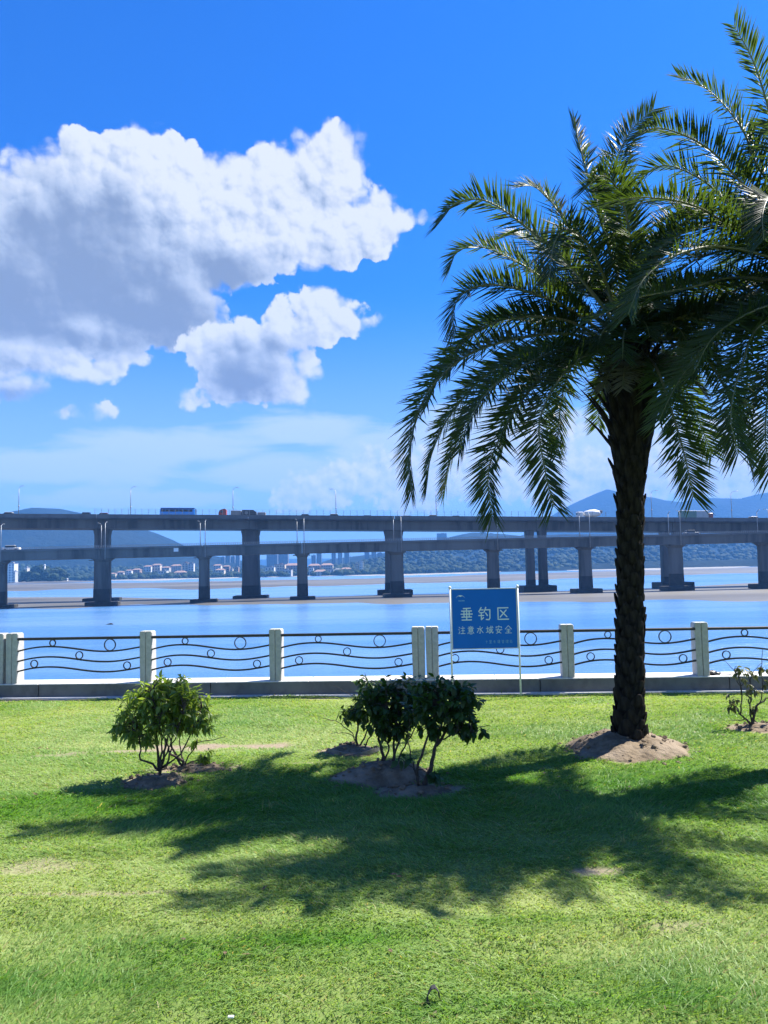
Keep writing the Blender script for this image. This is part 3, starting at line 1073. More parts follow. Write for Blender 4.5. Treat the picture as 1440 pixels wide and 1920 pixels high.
T = [t_of(x) for x in (30, 279, 520, 786, 812, 1064, 1314)]
tl = t_of(3)
build_run([tl - 3.6, tl - 1.8, tl], 'end of an iron railing with granite post at the left picture edge')
build_run(T[0:4], 'black wavy iron railing with four granite posts left of the blue sign')
build_run(T[4:7] + [T[6] + 1.8, T[6] + 3.6], 'black wavy iron railing behind the blue sign and the tall palm')

# black bag left on the wall beside a post
bt = t_of(1333)
bag = thing('plastic_bag', fpt(bt, WALLTOP, 0.16), 'crumpled black plastic bag lying on the wall beside the post right of the palm', 'bag')
mb = MB()
brg = random.Random(3)
mb.ball(fpt(bt + 0.01, WALLTOP + 0.028, 0.15), 0.05, 12, 8, 1.3, 1.0, 0.62, 0.22, brg)
mb.ball(fpt(bt + 0.09, WALLTOP + 0.018, 0.16), 0.035, 10, 6, 1.5, 1.0, 0.55, 0.25, brg)
mb.build('bag_body', M_BLACKPLASTIC, bag, smooth=True)
mb = MB()
mb.ribbon([fpt(bt + 0.12, WALLTOP + 0.02, 0.15), fpt(bt + 0.17, WALLTOP + 0.012, 0.13), fpt(bt + 0.25, WALLTOP + 0.008, 0.12)], 0.03, 0.005, fnor)
mb.build('handle', M_BLACKPLASTIC, bag)

# seawall face below the promenade, down to the water
mb = MB()
mb.add([fpt(-40, -0.02, 0.43), fpt(50, -0.02, 0.43), fpt(50, WATER_Z - 0.4, 7.0), fpt(-40, WATER_Z - 0.4, 7.0)], [(0, 1, 2, 3)])
mb.add([fpt(-40, -0.02, 0.43), fpt(50, -0.02, 0.43), fpt(50, -0.3, 0.0), fpt(-40, -0.3, 0.0)], [(3, 2, 1, 0)])
kind(mb.build('seawall', M_RUBBLE), 'structure', 'sloping stone seawall below the railing')

# ------------------------------------------------------------------ sign
GLY = {
    'chui': [[(26, 90), (80, 92)], [(50, 90), (50, 8)], [(12, 72), (88, 72)], [(7, 50), (93, 50)], [(13, 29), (87, 29)], [(30, 72), (30, 29)], [(70, 72), (70, 29)], [(14, 8), (86, 8)]],
    'diao': [[(26, 95), (8, 66)], [(18, 78), (42, 78)], [(14, 58), (40, 58)], [(6, 38), (44, 38)], [(26, 58), (26, 8), (42, 22)], [(62, 96), (48, 62)], [(58, 78), (93, 78), (92, 18), (85, 7), (64, 9)], [(60, 56), (73, 37)]],
    'qu': [[(90, 90), (12, 90), (12, 8), (93, 8)], [(76, 74), (28, 24)], [(32, 72), (80, 26)]],
    'zhu': [[(12, 90), (22, 80)], [(5, 62), (16, 54)], [(8, 8), (22, 38)], [(60, 97), (68, 86)], [(38, 76), (92, 76)], [(44, 45), (88, 45)], [(34, 10), (97, 10)], [(65, 76), (65, 10)]],
    'yi': [[(50, 99), (50, 90)], [(18, 88), (82, 88)], [(34, 85), (38, 75)], [(66, 85), (62, 75)], [(8, 73), (92, 73)], [(24, 62), (76, 62), (76, 36), (24, 36), (24, 62)], [(24, 49), (76, 49)], [(14, 24), (8, 8)], [(34, 28), (34, 8), (42, 3), (66, 3), (70, 14)], [(50, 28), (56, 18)], [(80, 26), (92, 12)]],
    'shui': [[(50, 95), (50, 8), (38, 12)], [(10, 68), (38, 68), (8, 18)], [(86, 80), (58, 54)], [(52, 62), (93, 14)]],
    'yu': [[(4, 66), (34, 66)], [(19, 90), (19, 24)], [(2, 18), (36, 28)], [(36, 74), (98, 74)], [(66, 96), (72, 50), (84, 12), (93, 8), (96, 24)], [(90, 56), (70, 26), (46, 4)], [(42, 58), (60, 58), (60, 36), (42, 36), (42, 58)], [(38, 18), (64, 24)], [(82, 94), (92, 85)]],
    'an': [[(50, 99), (50, 88)], [(12, 68), (12, 84), (88, 84), (88, 68)], [(44, 70), (24, 30), (80, 5)], [(70, 50), (54, 22), (14, 4)], [(6, 48), (94, 48)]],
    'quan': [[(50, 97), (6, 54)], [(50, 97), (94, 54)], [(28, 52), (72, 52)], [(26, 30), (74, 30)], [(8, 6), (92, 6)], [(50, 52), (50, 6)]],
    'shi': [[(8, 55), (92, 55)], [(50, 95), (50, 5)]],
    'li': [[(18, 92), (82, 92), (82, 50), (18, 50), (18, 92)], [(18, 71), (82, 71)], [(50, 92), (50, 6)], [(16, 28), (84, 28)], [(6, 6), (94, 6)]],
    'chang': [[(30, 94), (30, 8), (48, 18)], [(78, 88), (36, 60)], [(6, 50), (94, 50)], [(48, 50), (92, 6)]],
    'di': [[(4, 66), (34, 66)], [(19, 90), (19, 24)], [(2, 18), (36, 28)], [(48, 94), (86, 94), (86, 62), (48, 62), (48, 94)], [(48, 78), (86, 78)], [(40, 52), (96, 52)], [(68, 52), (68, 8)], [(68, 30), (90, 30)], [(52, 38), (36, 6)], [(48, 20), (64, 8), (96, 6)]],
    'guan': [[(22, 96), (8, 78)], [(18, 86), (46, 86)], [(62, 96), (52, 78)], [(60, 86), (94, 86)], [(10, 56), (10, 68), (90, 68), (90, 56)], [(28, 4), (28, 56), (74, 56), (74, 36), (28, 36)], [(28, 22), (78, 22), (78, 5), (28, 5)]],
    'li2': [[(6, 88), (38, 88)], [(6, 54), (38, 54)], [(4, 14), (40, 20)], [(22, 88), (22, 16)], [(50, 92), (92, 92), (92, 50), (50, 50), (50, 92)], [(50, 71), (92, 71)], [(71, 92), (71, 6)], [(50, 28), (92, 28)], [(44, 6), (98, 6)]],
    'chu': [[(30, 94), (8, 46)], [(24, 74), (48, 74), (12, 8)], [(18, 46), (60, 10), (96, 6)], [(72, 94), (72, 22)], [(72, 66), (92, 48)]],
}


def build_sign():
    SY = 10.02
    c0, c1 = at(846.5, 1106, SY), at(970.5, 1214, SY)
    bx, bz = (c0.x + c1.x) / 2, (c0.z + c1.z) / 2
    bw, bh = c1.x - c0.x, c0.z - c1.z
    root = thing('notice_sign', (bx, SY, 0), 'blue fishing area notice board on two white posts before the railing', 'sign')
    mb = MB()
    mb.bevbox((bx, SY, bz), (bw, 0.018, bh), 0.003)
    board = mb.build('board', M_SIGNBLUE, root)
    mb = MB()
    for s in (-1, 1):
        mb.box((bx, SY, bz + s * (bh / 2 + 0.006)), (bw + 0.004, 0.024, 0.011))
        mb.box((bx + s * (bw / 2 + 0.0045), SY, bz), (0.008, 0.022, bh + 0.02))
    mb.build('edge_trim', M_SIGNWHITE, board)
    for s in (-1, 1):
        x = bx + s * (bw / 2 + 0.022)
        mb = MB()
        mb.tube([(x, SY + 0.0, -0.15), (x, SY, bz + bh / 2 + 0.02)], 0.0125, 12)
        po = mb.build('sign_post', M_SIGNWHITE, root, smooth=True)
        mb = MB()
        mb.ball((x, SY, bz + bh / 2 + 0.028), 0.021, 12, 8)
        mb.build('ball_finial', M_SIGNWHITE, po, smooth=True)
    fy = SY - 0.009
    x0, z1 = bx - bw / 2, bz + bh / 2
    # board units: picture crop 45..1340 across, 155..1275 down
    def bu(u, v):
        return x0 + (u - 45) / 1295 * bw, z1 - (v - 155) / 1120 * bh

    def letters(name, keys, us, v0, v1, wid, sw, m, flat=0.0):
        for ki, (k, (ua, ub)) in enumerate(zip(keys, us)):
            mb = MB()
            xa, zt = bu(ua, v0)
            xb, zb = bu(ub, v1)
            for si, st in enumerate(GLY[k]):
                # each stroke lies a hair prouder than the one before it
                y = fy - 0.0012 - 0.00012 * si
                pts = [Vector((xa + (xb - xa) * p[0] / 100, y, zb + (zt - zb) * p[1] / 100)) for p in st]
                for a, b in zip(pts[:-1], pts[1:]):
                    d = (b - a)
                    n = Vector((-d.z, 0, d.x)).normalized() * sw
                    e = d.normalized() * sw * 0.35
                    vs = [a - e - n, b + e - n, b + e + n, a - e + n]
                    mb.add(vs + [v + Vector((0, 0.0015 + 0.0001 * si, 0)) for v in vs], [(0, 1, 2, 3), (0, 4, 5, 1), (1, 5, 6, 2), (2, 6, 7, 3), (3, 7, 4, 0)])
                for p in pts:
                    disc = [p + Vector((math.cos(i * math.pi / 4) * sw, -0.00005, math.sin(i * math.pi / 4) * sw)) for i in range(8)]
                    mb.add(disc, [tuple(range(8))])
            mb.build('lettering', m, board)
    letters('t1', ['chui', 'diao', 'qu'], [(205, 465), (562, 822), (935, 1195)], 490, 755, 0.1, 0.0072, M_LETTER)
    letters('t2', ['zhu', 'yi', 'shui', 'yu', 'an', 'quan'], [(160, 300), (340, 480), (527, 667), (715, 862), (903, 1045), (1093, 1237)], 852, 1005, 0.1, 0.0036, M_LETTER)
    us = [(700, 745), (772, 827), (855, 905), (936, 996), (1020, 1080), (1097, 1160), (1180, 1240)]
    letters('t3', ['shi', 'li', 'chang', 'di', 'guan', 'li2', 'chu'], us, 1122, 1188, 0.05, 0.0016, M_LETTER2)
    # winged emblem in the upper left corner
    mb = MB()
    top, bot = [], []
    for i in range(17):
        u = i / 16
        x = 133 + u * 172
        arc = 305 - 45 * math.sin(math.pi * u) ** 0.7
        th = 6 + 26 * math.exp(-((u - 0.5) / 0.16) ** 2)
        X, Zt = bu(x, arc)
        _, Zb = bu(x, arc + th)
        top.append(Vector((X, fy - 0.0012, Zt)))
        bot.append(Vector((X, fy - 0.0012, Zb)))
    vs = top + bot
    mb.add(vs, [(i, 17 + i, 18 + i, i + 1) for i in range(16)])
    mb.build('emblem', M_LETTER, board)
    mb = MB()
    for i, (a, b) in enumerate(((180, 205), (214, 238), (246, 270), (276, 298))):
        xa, za = bu(a, 356)
        xb, zb = bu(b, 378)
        mb.box(((xa + xb) / 2, fy - 0.0006, (za + zb) / 2), (xb - xa, 0.001, za - zb))
    mb.build('emblem_caption', M_LETTER2, board)


M_LETTER2b = None
build_sign()


# ------------------------------------------------------------------ palms
def catmull(P, n):
    P = [Vector(p) for p in P]
    if len(P) == 2:
        return [P[0].lerp(P[1], i / n) for i in range(n + 1)]
    Q = [P[0] * 2 - P[1]] + P + [P[-1] * 2 - P[-2]]
    dense = []
    for i in range(1, len(Q) - 2):
        for k in range(24):
            t = k / 24
            a, b, c, d = Q[i - 1], Q[i], Q[i + 1], Q[i + 2]
            dense.append(0.5 * ((2 * b) + (c - a) * t + (2 * a - 5 * b + 4 * c - d) * t * t + (3 * b - a - 3 * c + d) * t ** 3))
    dense.append(P[-1])
    L = [0]
    for i in range(1, len(dense)):
        L.append(L[-1] + (dense[i] - dense[i - 1]).length)
    out, j = [], 0
    for i in range(n + 1):
        s = L[-1] * i / n
        while j < len(L) - 2 and L[j + 1] < s:
            j += 1
        f = 0 if L[j + 1] == L[j] else (s - L[j]) / (L[j + 1] - L[j])
        out.append(dense[j].lerp(dense[j + 1], f))
    return out


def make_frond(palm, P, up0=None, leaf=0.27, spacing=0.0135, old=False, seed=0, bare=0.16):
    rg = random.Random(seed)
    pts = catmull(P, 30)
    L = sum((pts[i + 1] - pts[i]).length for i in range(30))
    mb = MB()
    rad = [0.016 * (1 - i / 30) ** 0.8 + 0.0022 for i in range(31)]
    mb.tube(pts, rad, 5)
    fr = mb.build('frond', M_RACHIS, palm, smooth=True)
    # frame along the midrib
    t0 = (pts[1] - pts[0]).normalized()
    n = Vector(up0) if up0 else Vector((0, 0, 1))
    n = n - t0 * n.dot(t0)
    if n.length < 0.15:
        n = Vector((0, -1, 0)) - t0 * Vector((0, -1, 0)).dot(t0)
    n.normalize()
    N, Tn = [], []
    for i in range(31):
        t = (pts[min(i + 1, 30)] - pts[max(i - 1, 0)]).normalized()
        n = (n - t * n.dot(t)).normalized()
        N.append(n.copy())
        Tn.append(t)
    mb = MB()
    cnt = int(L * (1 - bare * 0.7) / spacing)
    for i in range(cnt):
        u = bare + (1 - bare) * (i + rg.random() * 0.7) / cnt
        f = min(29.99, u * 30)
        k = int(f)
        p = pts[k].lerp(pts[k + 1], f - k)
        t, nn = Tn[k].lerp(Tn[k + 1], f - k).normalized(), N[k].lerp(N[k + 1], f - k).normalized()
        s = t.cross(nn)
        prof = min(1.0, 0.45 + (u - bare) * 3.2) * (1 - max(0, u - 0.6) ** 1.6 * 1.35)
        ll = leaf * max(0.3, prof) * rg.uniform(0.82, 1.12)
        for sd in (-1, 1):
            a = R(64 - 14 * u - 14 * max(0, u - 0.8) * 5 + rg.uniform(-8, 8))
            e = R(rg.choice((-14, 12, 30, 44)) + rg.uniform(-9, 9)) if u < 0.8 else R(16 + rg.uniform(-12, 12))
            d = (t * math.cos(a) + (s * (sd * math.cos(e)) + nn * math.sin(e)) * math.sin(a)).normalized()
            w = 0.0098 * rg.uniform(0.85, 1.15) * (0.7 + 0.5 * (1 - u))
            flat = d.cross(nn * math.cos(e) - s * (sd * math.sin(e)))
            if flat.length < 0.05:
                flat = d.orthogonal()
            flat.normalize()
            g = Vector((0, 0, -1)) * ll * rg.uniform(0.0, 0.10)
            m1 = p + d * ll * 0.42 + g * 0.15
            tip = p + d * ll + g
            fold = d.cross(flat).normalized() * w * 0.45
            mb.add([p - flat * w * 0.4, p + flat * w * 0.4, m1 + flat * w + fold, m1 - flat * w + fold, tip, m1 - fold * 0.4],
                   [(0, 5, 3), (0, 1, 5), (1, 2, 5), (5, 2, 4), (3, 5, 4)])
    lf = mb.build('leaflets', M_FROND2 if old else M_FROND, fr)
    lf['kind'] = 'stuff'
    return fr


def boot_mesh(kind_):
    """stub of a cut leaf stalk: broad at the foot, pointed and bent outwards at the tip; +z up, +y outwards"""
    mb = MB()
    if kind_ == 0:      # short broad scale
        secs = [(-0.02, 0.075, 0.006, 0.0), (0.03, 0.080, 0.020, 0.010), (0.085, 0.062, 0.022, 0.020), (0.125, 0.036, 0.014, 0.028), (0.14, 0.020, 0.008, 0.030)]
    elif kind_ == 1:    # middle sized
        secs = [(-0.02, 0.07, 0.008, 0.0), (0.05, 0.066, 0.022, 0.012), (0.14, 0.043, 0.02, 0.028), (0.22, 0.024, 0.014, 0.05), (0.25, 0.008, 0.006, 0.056)]
    else:               # long sliver
        secs = [(-0.02, 0.062, 0.010, 0.0), (0.10, 0.05, 0.02, 0.012), (0.24, 0.030, 0.016, 0.03), (0.36, 0.018, 0.011, 0.058), (0.44, 0.006, 0.005, 0.085)]
    rings = []
    for (z, w, th, o) in secs:
        rings.append([Vector((-w, o - th * 0.5, z)), Vector((-w * 0.5, o + th * 0.35, z)), Vector((0, o + th * 0.6, z)), Vector((w * 0.5, o + th * 0.35, z)), Vector((w, o - th * 0.5, z)), Vector((0, o - th, z))])
    mb.loft(rings)
    return mb.mesh('leaf_base', M_BOOT)


BOOTS = [boot_mesh(0), boot_mesh(1), boot_mesh(2)]


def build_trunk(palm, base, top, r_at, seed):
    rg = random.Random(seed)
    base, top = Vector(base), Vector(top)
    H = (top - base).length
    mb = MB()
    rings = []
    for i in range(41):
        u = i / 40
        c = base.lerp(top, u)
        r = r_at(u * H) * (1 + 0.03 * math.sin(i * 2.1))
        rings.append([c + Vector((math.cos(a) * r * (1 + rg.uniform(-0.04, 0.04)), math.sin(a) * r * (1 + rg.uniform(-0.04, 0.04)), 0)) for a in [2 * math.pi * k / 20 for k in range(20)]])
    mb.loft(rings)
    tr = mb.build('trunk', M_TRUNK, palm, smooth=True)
    z, row = 0.02, 0
    ga = R(137.5)
    i = 0
    nb = 230
    for i in range(nb):
        u = i / nb
        h = 0.0 + u * (H - 0.12)
        a = i * ga + rg.uniform(-0.12, 0.12)
        r = r_at(h) - 0.004
        c = base + (top - base) * (h / H)
        if h < H * 0.55:
            k, sc = 0, rg.uniform(0.8, 1.15)
        elif h < H * 0.72:
            k, sc = (1 if rg.random() < 0.6 else 0), rg.uniform(0.8, 1.1)
        else:
            k, sc = (2 if rg.random() < 0.62 else 1), rg.uniform(0.75, 1.1)
        if k == 2 and h > H - 0.3:
            sc *= 0.8
        out = Vector((math.cos(a), math.sin(a), 0))
        side = Vector((-math.sin(a), math.cos(a), 0))
        tilt = rg.uniform(-0.08, 0.08) + (0.05 if k else 0) + (rg.uniform(0.02, 0.30) if k == 2 else 0) + (0.25 if k == 2 and rg.random() < 0.2 else 0)
        zz = (Vector((0, 0, 1)) + out * tilt + side * rg.uniform(-0.08, 0.08)).normalized()
        yy = (out - zz * out.dot(zz)).normalized()
        xx = yy.cross(zz)
        q = Matrix((xx, yy, zz)).transposed().to_quaternion()
        o = share('leaf_base', BOOTS[k], tr, c + out * r, q, (sc, rg.uniform(0.9, 1.3), sc * rg.uniform(0.85, 1.1)))
    # brown fibre heads in the flared crown shaft
    return tr


def auto_frond(palm, org, az, elev, length, droop, seed, old=False, leaf=0.27):
    """arching frond that leaves the crown at azimuth az and elevation elev"""
    h = Vector((math.cos(az), math.sin(az), 0))
    P = []
    p = Vector(org)
    e = elev
    n = 6
    for i in range(n + 1):
        P.append(p.copy())
        p = p + (h * math.cos(e) + Vector((0, 0, 1)) * math.sin(e)) * (length / n)
        e -= droop / n * (0.6 + 0.8 * i / n)
    up = Vector((0, 0, 1)) if abs(elev) < 1.2 else -h
    return make_frond(palm, P, up, seed=seed, old=old, leaf=leaf)


def build_palm_a():
    palm = thing('date_palm', (PALM_A.x, PALM_A.y, 0), 'tall date palm with rough dark trunk standing on the soil mound right of the sign', 'palm tree', 'date palms on the lawn')
    Y0 = PALM_A.y
    top = at(1184, 640, Y0)
    base = Vector((PALM_A.x, PALM_A.y, 0.02))

    def r_at(h):
        return float(interp(h, [(0, 0.135), (0.25, 0.118), (0.5, 0.104), (1.0, 0.102), (1.6, 0.092), (2.2, 0.095), (2.4, 0.11), (2.7, 0.165), (2.9, 0.20), (3.2, 0.205), (3.7, 0.16)]))
    build_trunk(palm, base, top, r_at, 5)
    # fronds seen against the sky: image points with a depth each
    FR = [
        [(1150, 600, 0), (1070, 500, -.1), (993, 431, -.2), (915, 378, -.3), (858, 380, -.35), (826, 415, -.4)],
        [(1150, 620, 0), (1060, 555, .2), (985, 500, .4), (910, 465, .5), (860, 470, .55), (843, 505, .6)],
        [(1150, 640, 0), (1060, 575, -.3), (950, 537, -.5), (885, 540, -.6), (852, 575, -.65), (851, 622, -.7)],
        [(1150, 650, 0), (1050, 625, -.3), (900, 655, -.6), (808, 728, -.7), (770, 830, -.8), (772, 925, -.8)],
        [(1150, 655, 0), (1070, 640, .3), (960, 690, .6), (880, 780, .7), (845, 860, .8), (832, 925, .8)],
        [(1155, 660, 0), (1090, 660, -.5), (1000, 725, -.9), (940, 815, -1.0), (915, 890, -1.1), (923, 968, -1.1)],
        [(1160, 660, 0), (1110, 660, -.6), (1050, 710, -1.0), (1012, 790, -1.2), (1020, 870, -1.25), (1038, 950, -1.3)],
        [(1160, 590, 0), (1100, 480, .2), (1050, 400, .3), (1005, 352, .4), (975, 350, .4)],
        [(1175, 570, 0), (1140, 460, .1), (1108, 350, .2), (1088, 280, .2), (1076, 228, .2)],
        [(1190, 570, 0), (1165, 420, .4), (1150, 330, .5), (1180, 250, .6), (1225, 205, .6)],
        [(1160, 590, 0), (1110, 470, -.5), (1065, 430, -.8), (1040, 455, -.9), (1030, 520, -1.0)],
        [(1210, 660, 0), (1235, 700, -.5), (1262, 780, -.7), (1285, 860, -.8), (1300, 932, -.8)],
        [(1215, 650, 0), (1255, 670, .5), (1290, 740, .8), (1315, 800, .9), (1335, 852, .9)],
        [(1215, 640, 0), (1290, 640, -.3), (1350, 710, -.5), (1385, 800, -.6), (1410, 872, -.6)],
        [(1200, 580, 0), (1240, 450, .3), (1300, 380, .5), (1370, 380, .6), (1430, 430, .6)],
        [(1150, 640, 0), (1040, 610, .5), (930, 600, .9), (870, 640, 1.0), (840, 700, 1.1)],
        [(1150, 650, 0), (1040, 660, -.7), (930, 720, -1.1), (880, 790, -1.2), (860, 850, -1.2)],
        [(1165, 600, 0), (1090, 520, .5), (1020, 470, .8), (970, 440, 1.0), (930, 450, 1.1)],
        [(1185, 560, 0), (1180, 440, -.3), (1160, 360, -.5), (1130, 330, -.7), (1100, 350, -.8)],
        [(1150, 655, 0), (1060, 640, .1), (930, 690, .2), (850, 770, .2), (810, 850, .2), (800, 915, .2)],
        [(1150, 650, 0), (1060, 600, -.2), (940, 600, -.3), (850, 660, -.3), (800, 760, -.3)],
        [(1160, 655, 0), (1100, 650, .2), (1010, 700, .3), (960, 770, .4), (940, 850, .4)],
        [(1165, 660, 0), (1120, 640, .6), (1070, 690, 1.0), (1050, 770, 1.2), (1045, 850, 1.25)],
    ]
    for i, pts in enumerate(FR):
        P = [at(x, y, Y0 + dy) for (x, y, dy) in pts]
        make_frond(palm, P, None, seed=100 + i, leaf=0.31, spacing=0.0112)
    # fronds that come towards or go away from the lawn's front edge fill the crown
    org = at(1184, 640, Y0)
    k = 0
    for side in (-1, 1):
        for j in range(12):
            az = R(90 * side + rng.uniform(-50, 50))
            elev = R(rng.uniform(-5, 78))
            length = rng.uniform(0.95, 1.4)
            auto_frond(palm, org + Vector((0, 0, rng.uniform(-0.1, 0.12))), az, elev, length, R(rng.uniform(60, 110)), 300 + k, leaf=0.27)
            k += 1
    for j in range(9):
        az = R(-90 + (j - 4) * 22 + rng.uniform(-8, 8))
        auto_frond(palm, org + Vector((0, 0, rng.uniform(-0.1, 0.05))), az, R(rng.uniform(0, 22)), rng.uniform(0.75, 1.05), R(rng.uniform(80, 115)), 360 + j, leaf=0.27)
    # old fronds hanging round the trunk top
    for j in range(6):
        az = R(rng.choice((200, 240, 270, 300, 335, 20)) + rng.uniform(-15, 15))
        auto_frond(palm, org + Vector((0, 0, -0.15)), az, R(-15), rng.uniform(0.55, 0.8), R(60), 340 + j, old=True, leaf=0.2)


def build_palm_b():
    palm = thing('date_palm', (PALM_B.x, PALM_B.y, 0), 'date palm whose arching fronds enter at the right picture edge, trunk out of view', 'palm tree', 'date palms on the lawn')
    Y0 = PALM_B.y
    top = Vector((PALM_B.x - 0.05, PALM_B.y, 4.2))

    def r_at(h):
        return float(interp(h, [(0, 0.165), (0.5, 0.145), (1.0, 0.14), (2.6, 0.12), (3.1, 0.14), (3.5, 0.18), (4.0, 0.18), (4.3, 0.13)]))
    build_trunk(palm, (PALM_B.x, PALM_B.y, 0.02), top, r_at, 9)
    FR = [
        [(1628, 500, 0), (1470, 330, -.2), (1440, 200, -.3), (1410, 110, -.4), (1376, 48, -.4)],
        [(1618, 510, 0), (1440, 340, .2), (1390, 240, .3), (1330, 170, .4), (1272, 142, .4)],
        [(1618, 520, 0), (1420, 370, -.3), (1330, 280, -.5), (1240, 240, -.6), (1195, 255, -.7)],
        [(1618, 530, 0), (1410, 420, .2), (1320, 340, .3), (1240, 310, .4), (1190, 350, .5)],
        [(1608, 540, 0), (1400, 470, -.9), (1290, 470, -1.4), (1210, 520, -1.6), (1178, 590, -1.7)],
        [(1608, 545, 0), (1400, 440, -.7), (1300, 385, -1.1), (1200, 370, -1.3), (1115, 385, -1.3)],
        [(1608, 550, 0), (1400, 520, -.6), (1290, 540, -.9), (1190, 560, -1.1), (1110, 600, -1.2)],
        [(1608, 560, 0), (1410, 590, -.5), (1330, 640, -.8), (1270, 720, -.9), (1235, 790, -1.0)],
        [(1618, 560, 0), (1440, 600, -.8), (1390, 690, -1.2), (1370, 780, -1.4), (1385, 850, -1.4)],
        [(1618, 560, 0), (1460, 640, -.6), (1440, 740, -.9), (1435, 820, -1.0), (1445, 890, -1.0)],
        [(1628, 510, 0), (1470, 400, -.9), (1445, 370, -1.3), (1430, 400, -1.5), (1432, 450, -1.6)],
        [(1618, 550, 0), (1420, 560, .5), (1330, 600, .8), (1270, 680, 1.0), (1250, 760, 1.0)],
        [(1618, 540, 0), (1400, 530, .6), (1310, 560, 1.0), (1260, 620, 1.1)],
        [(1620, 530, 0), (1500, 470, -.5), (1400, 430, -.8), (1300, 430, -1.0), (1215, 480, -1.1)],
        [(1620, 540, 0), (1510, 560, -.7), (1420, 580, -1.0), (1340, 630, -1.2), (1300, 700, -1.2)],
        [(1620, 500, 0), (1530, 300, .1), (1480, 220, .2), (1430, 250, .3), (1390, 330, .3)],
        [(1620, 560, 0), (1520, 650, -.4), (1450, 700, -.6), (1400, 770, -.7), (1370, 830, -.7)],
    ]
    for i, pts in enumerate(FR):
        P = [at(x, y, Y0 + dy) for (x, y, dy) in pts]
        make_frond(palm, P, None, seed=500 + i, leaf=0.29)
    for j in range(9):
        az = R(150 + j * 11 + rng.uniform(-5, 5))
        auto_frond(palm, top + Vector((0, 0, rng.uniform(-0.2, 0.05))), az, R(rng.uniform(-12, 40)), rng.uniform(1.5, 1.95), R(rng.uniform(60, 95)), 680 + j, leaf=0.30)
    for j in range(10):
        az = R(-100 + j * 24 + rng.uniform(-8, 8))
        auto_frond(palm, top + Vector((0, 0, rng.uniform(-0.15, 0.1))), az, R(rng.uniform(-5, 75)), rng.uniform(1.4, 1.8), R(rng.uniform(60, 110)), 600 + j, leaf=0.28)
    for j in range(5):
        az = R(-95 - j * 14 + rng.uniform(-5, 5))
        auto_frond(palm, top, az, R(rng.uniform(15, 70)), rng.uniform(1.3, 1.7), R(rng.uniform(70, 110)), 640 + j, leaf=0.28)


build_palm_a()
build_palm_b()


# ------------------------------------------------------------------ shrubs
def leaf_mesh(m, long=1.0, fold=0.25, curl=0.25):
    """pointed oval leaf folded on its midrib: 1 m long, +y outwards"""
    mb = MB()
    rows = [(0.0, 0.02), (0.12, 0.03), (0.30, 0.20), (0.55, 0.24), (0.8, 0.14), (1.0, 0.0)]
    vs, fs = [], []
    for (y, w) in rows:
        z = -curl * y * y
        vs += [Vector((-w / long, y, z + w * fold)), Vector((0, y, z)), Vector((w / long, y, z + w * fold))]
    for i in range(len(rows) - 1):
        b = i * 3
        fs += [(b, b + 1, b + 4, b + 3), (b + 1, b + 2, b + 5, b + 4)]
    mb.add(vs, fs)
    return mb.mesh('leaf', m, smooth=True)


LEAVES = {
    'light': [leaf_mesh(M_LEAF_LIGHT, 1.35, 0.3, c) for c in (0.15, 0.45, 0.7)],
    'dark': [leaf_mesh(M_LEAF_DARK, 0.85, 0.3, c) for c in (0.05, 0.25, 0.45)],
    'dry': [leaf_mesh(M_LEAF_DRY, 1.1, 0.4, c) for c in (0.2, 0.5, 0.8)],
}


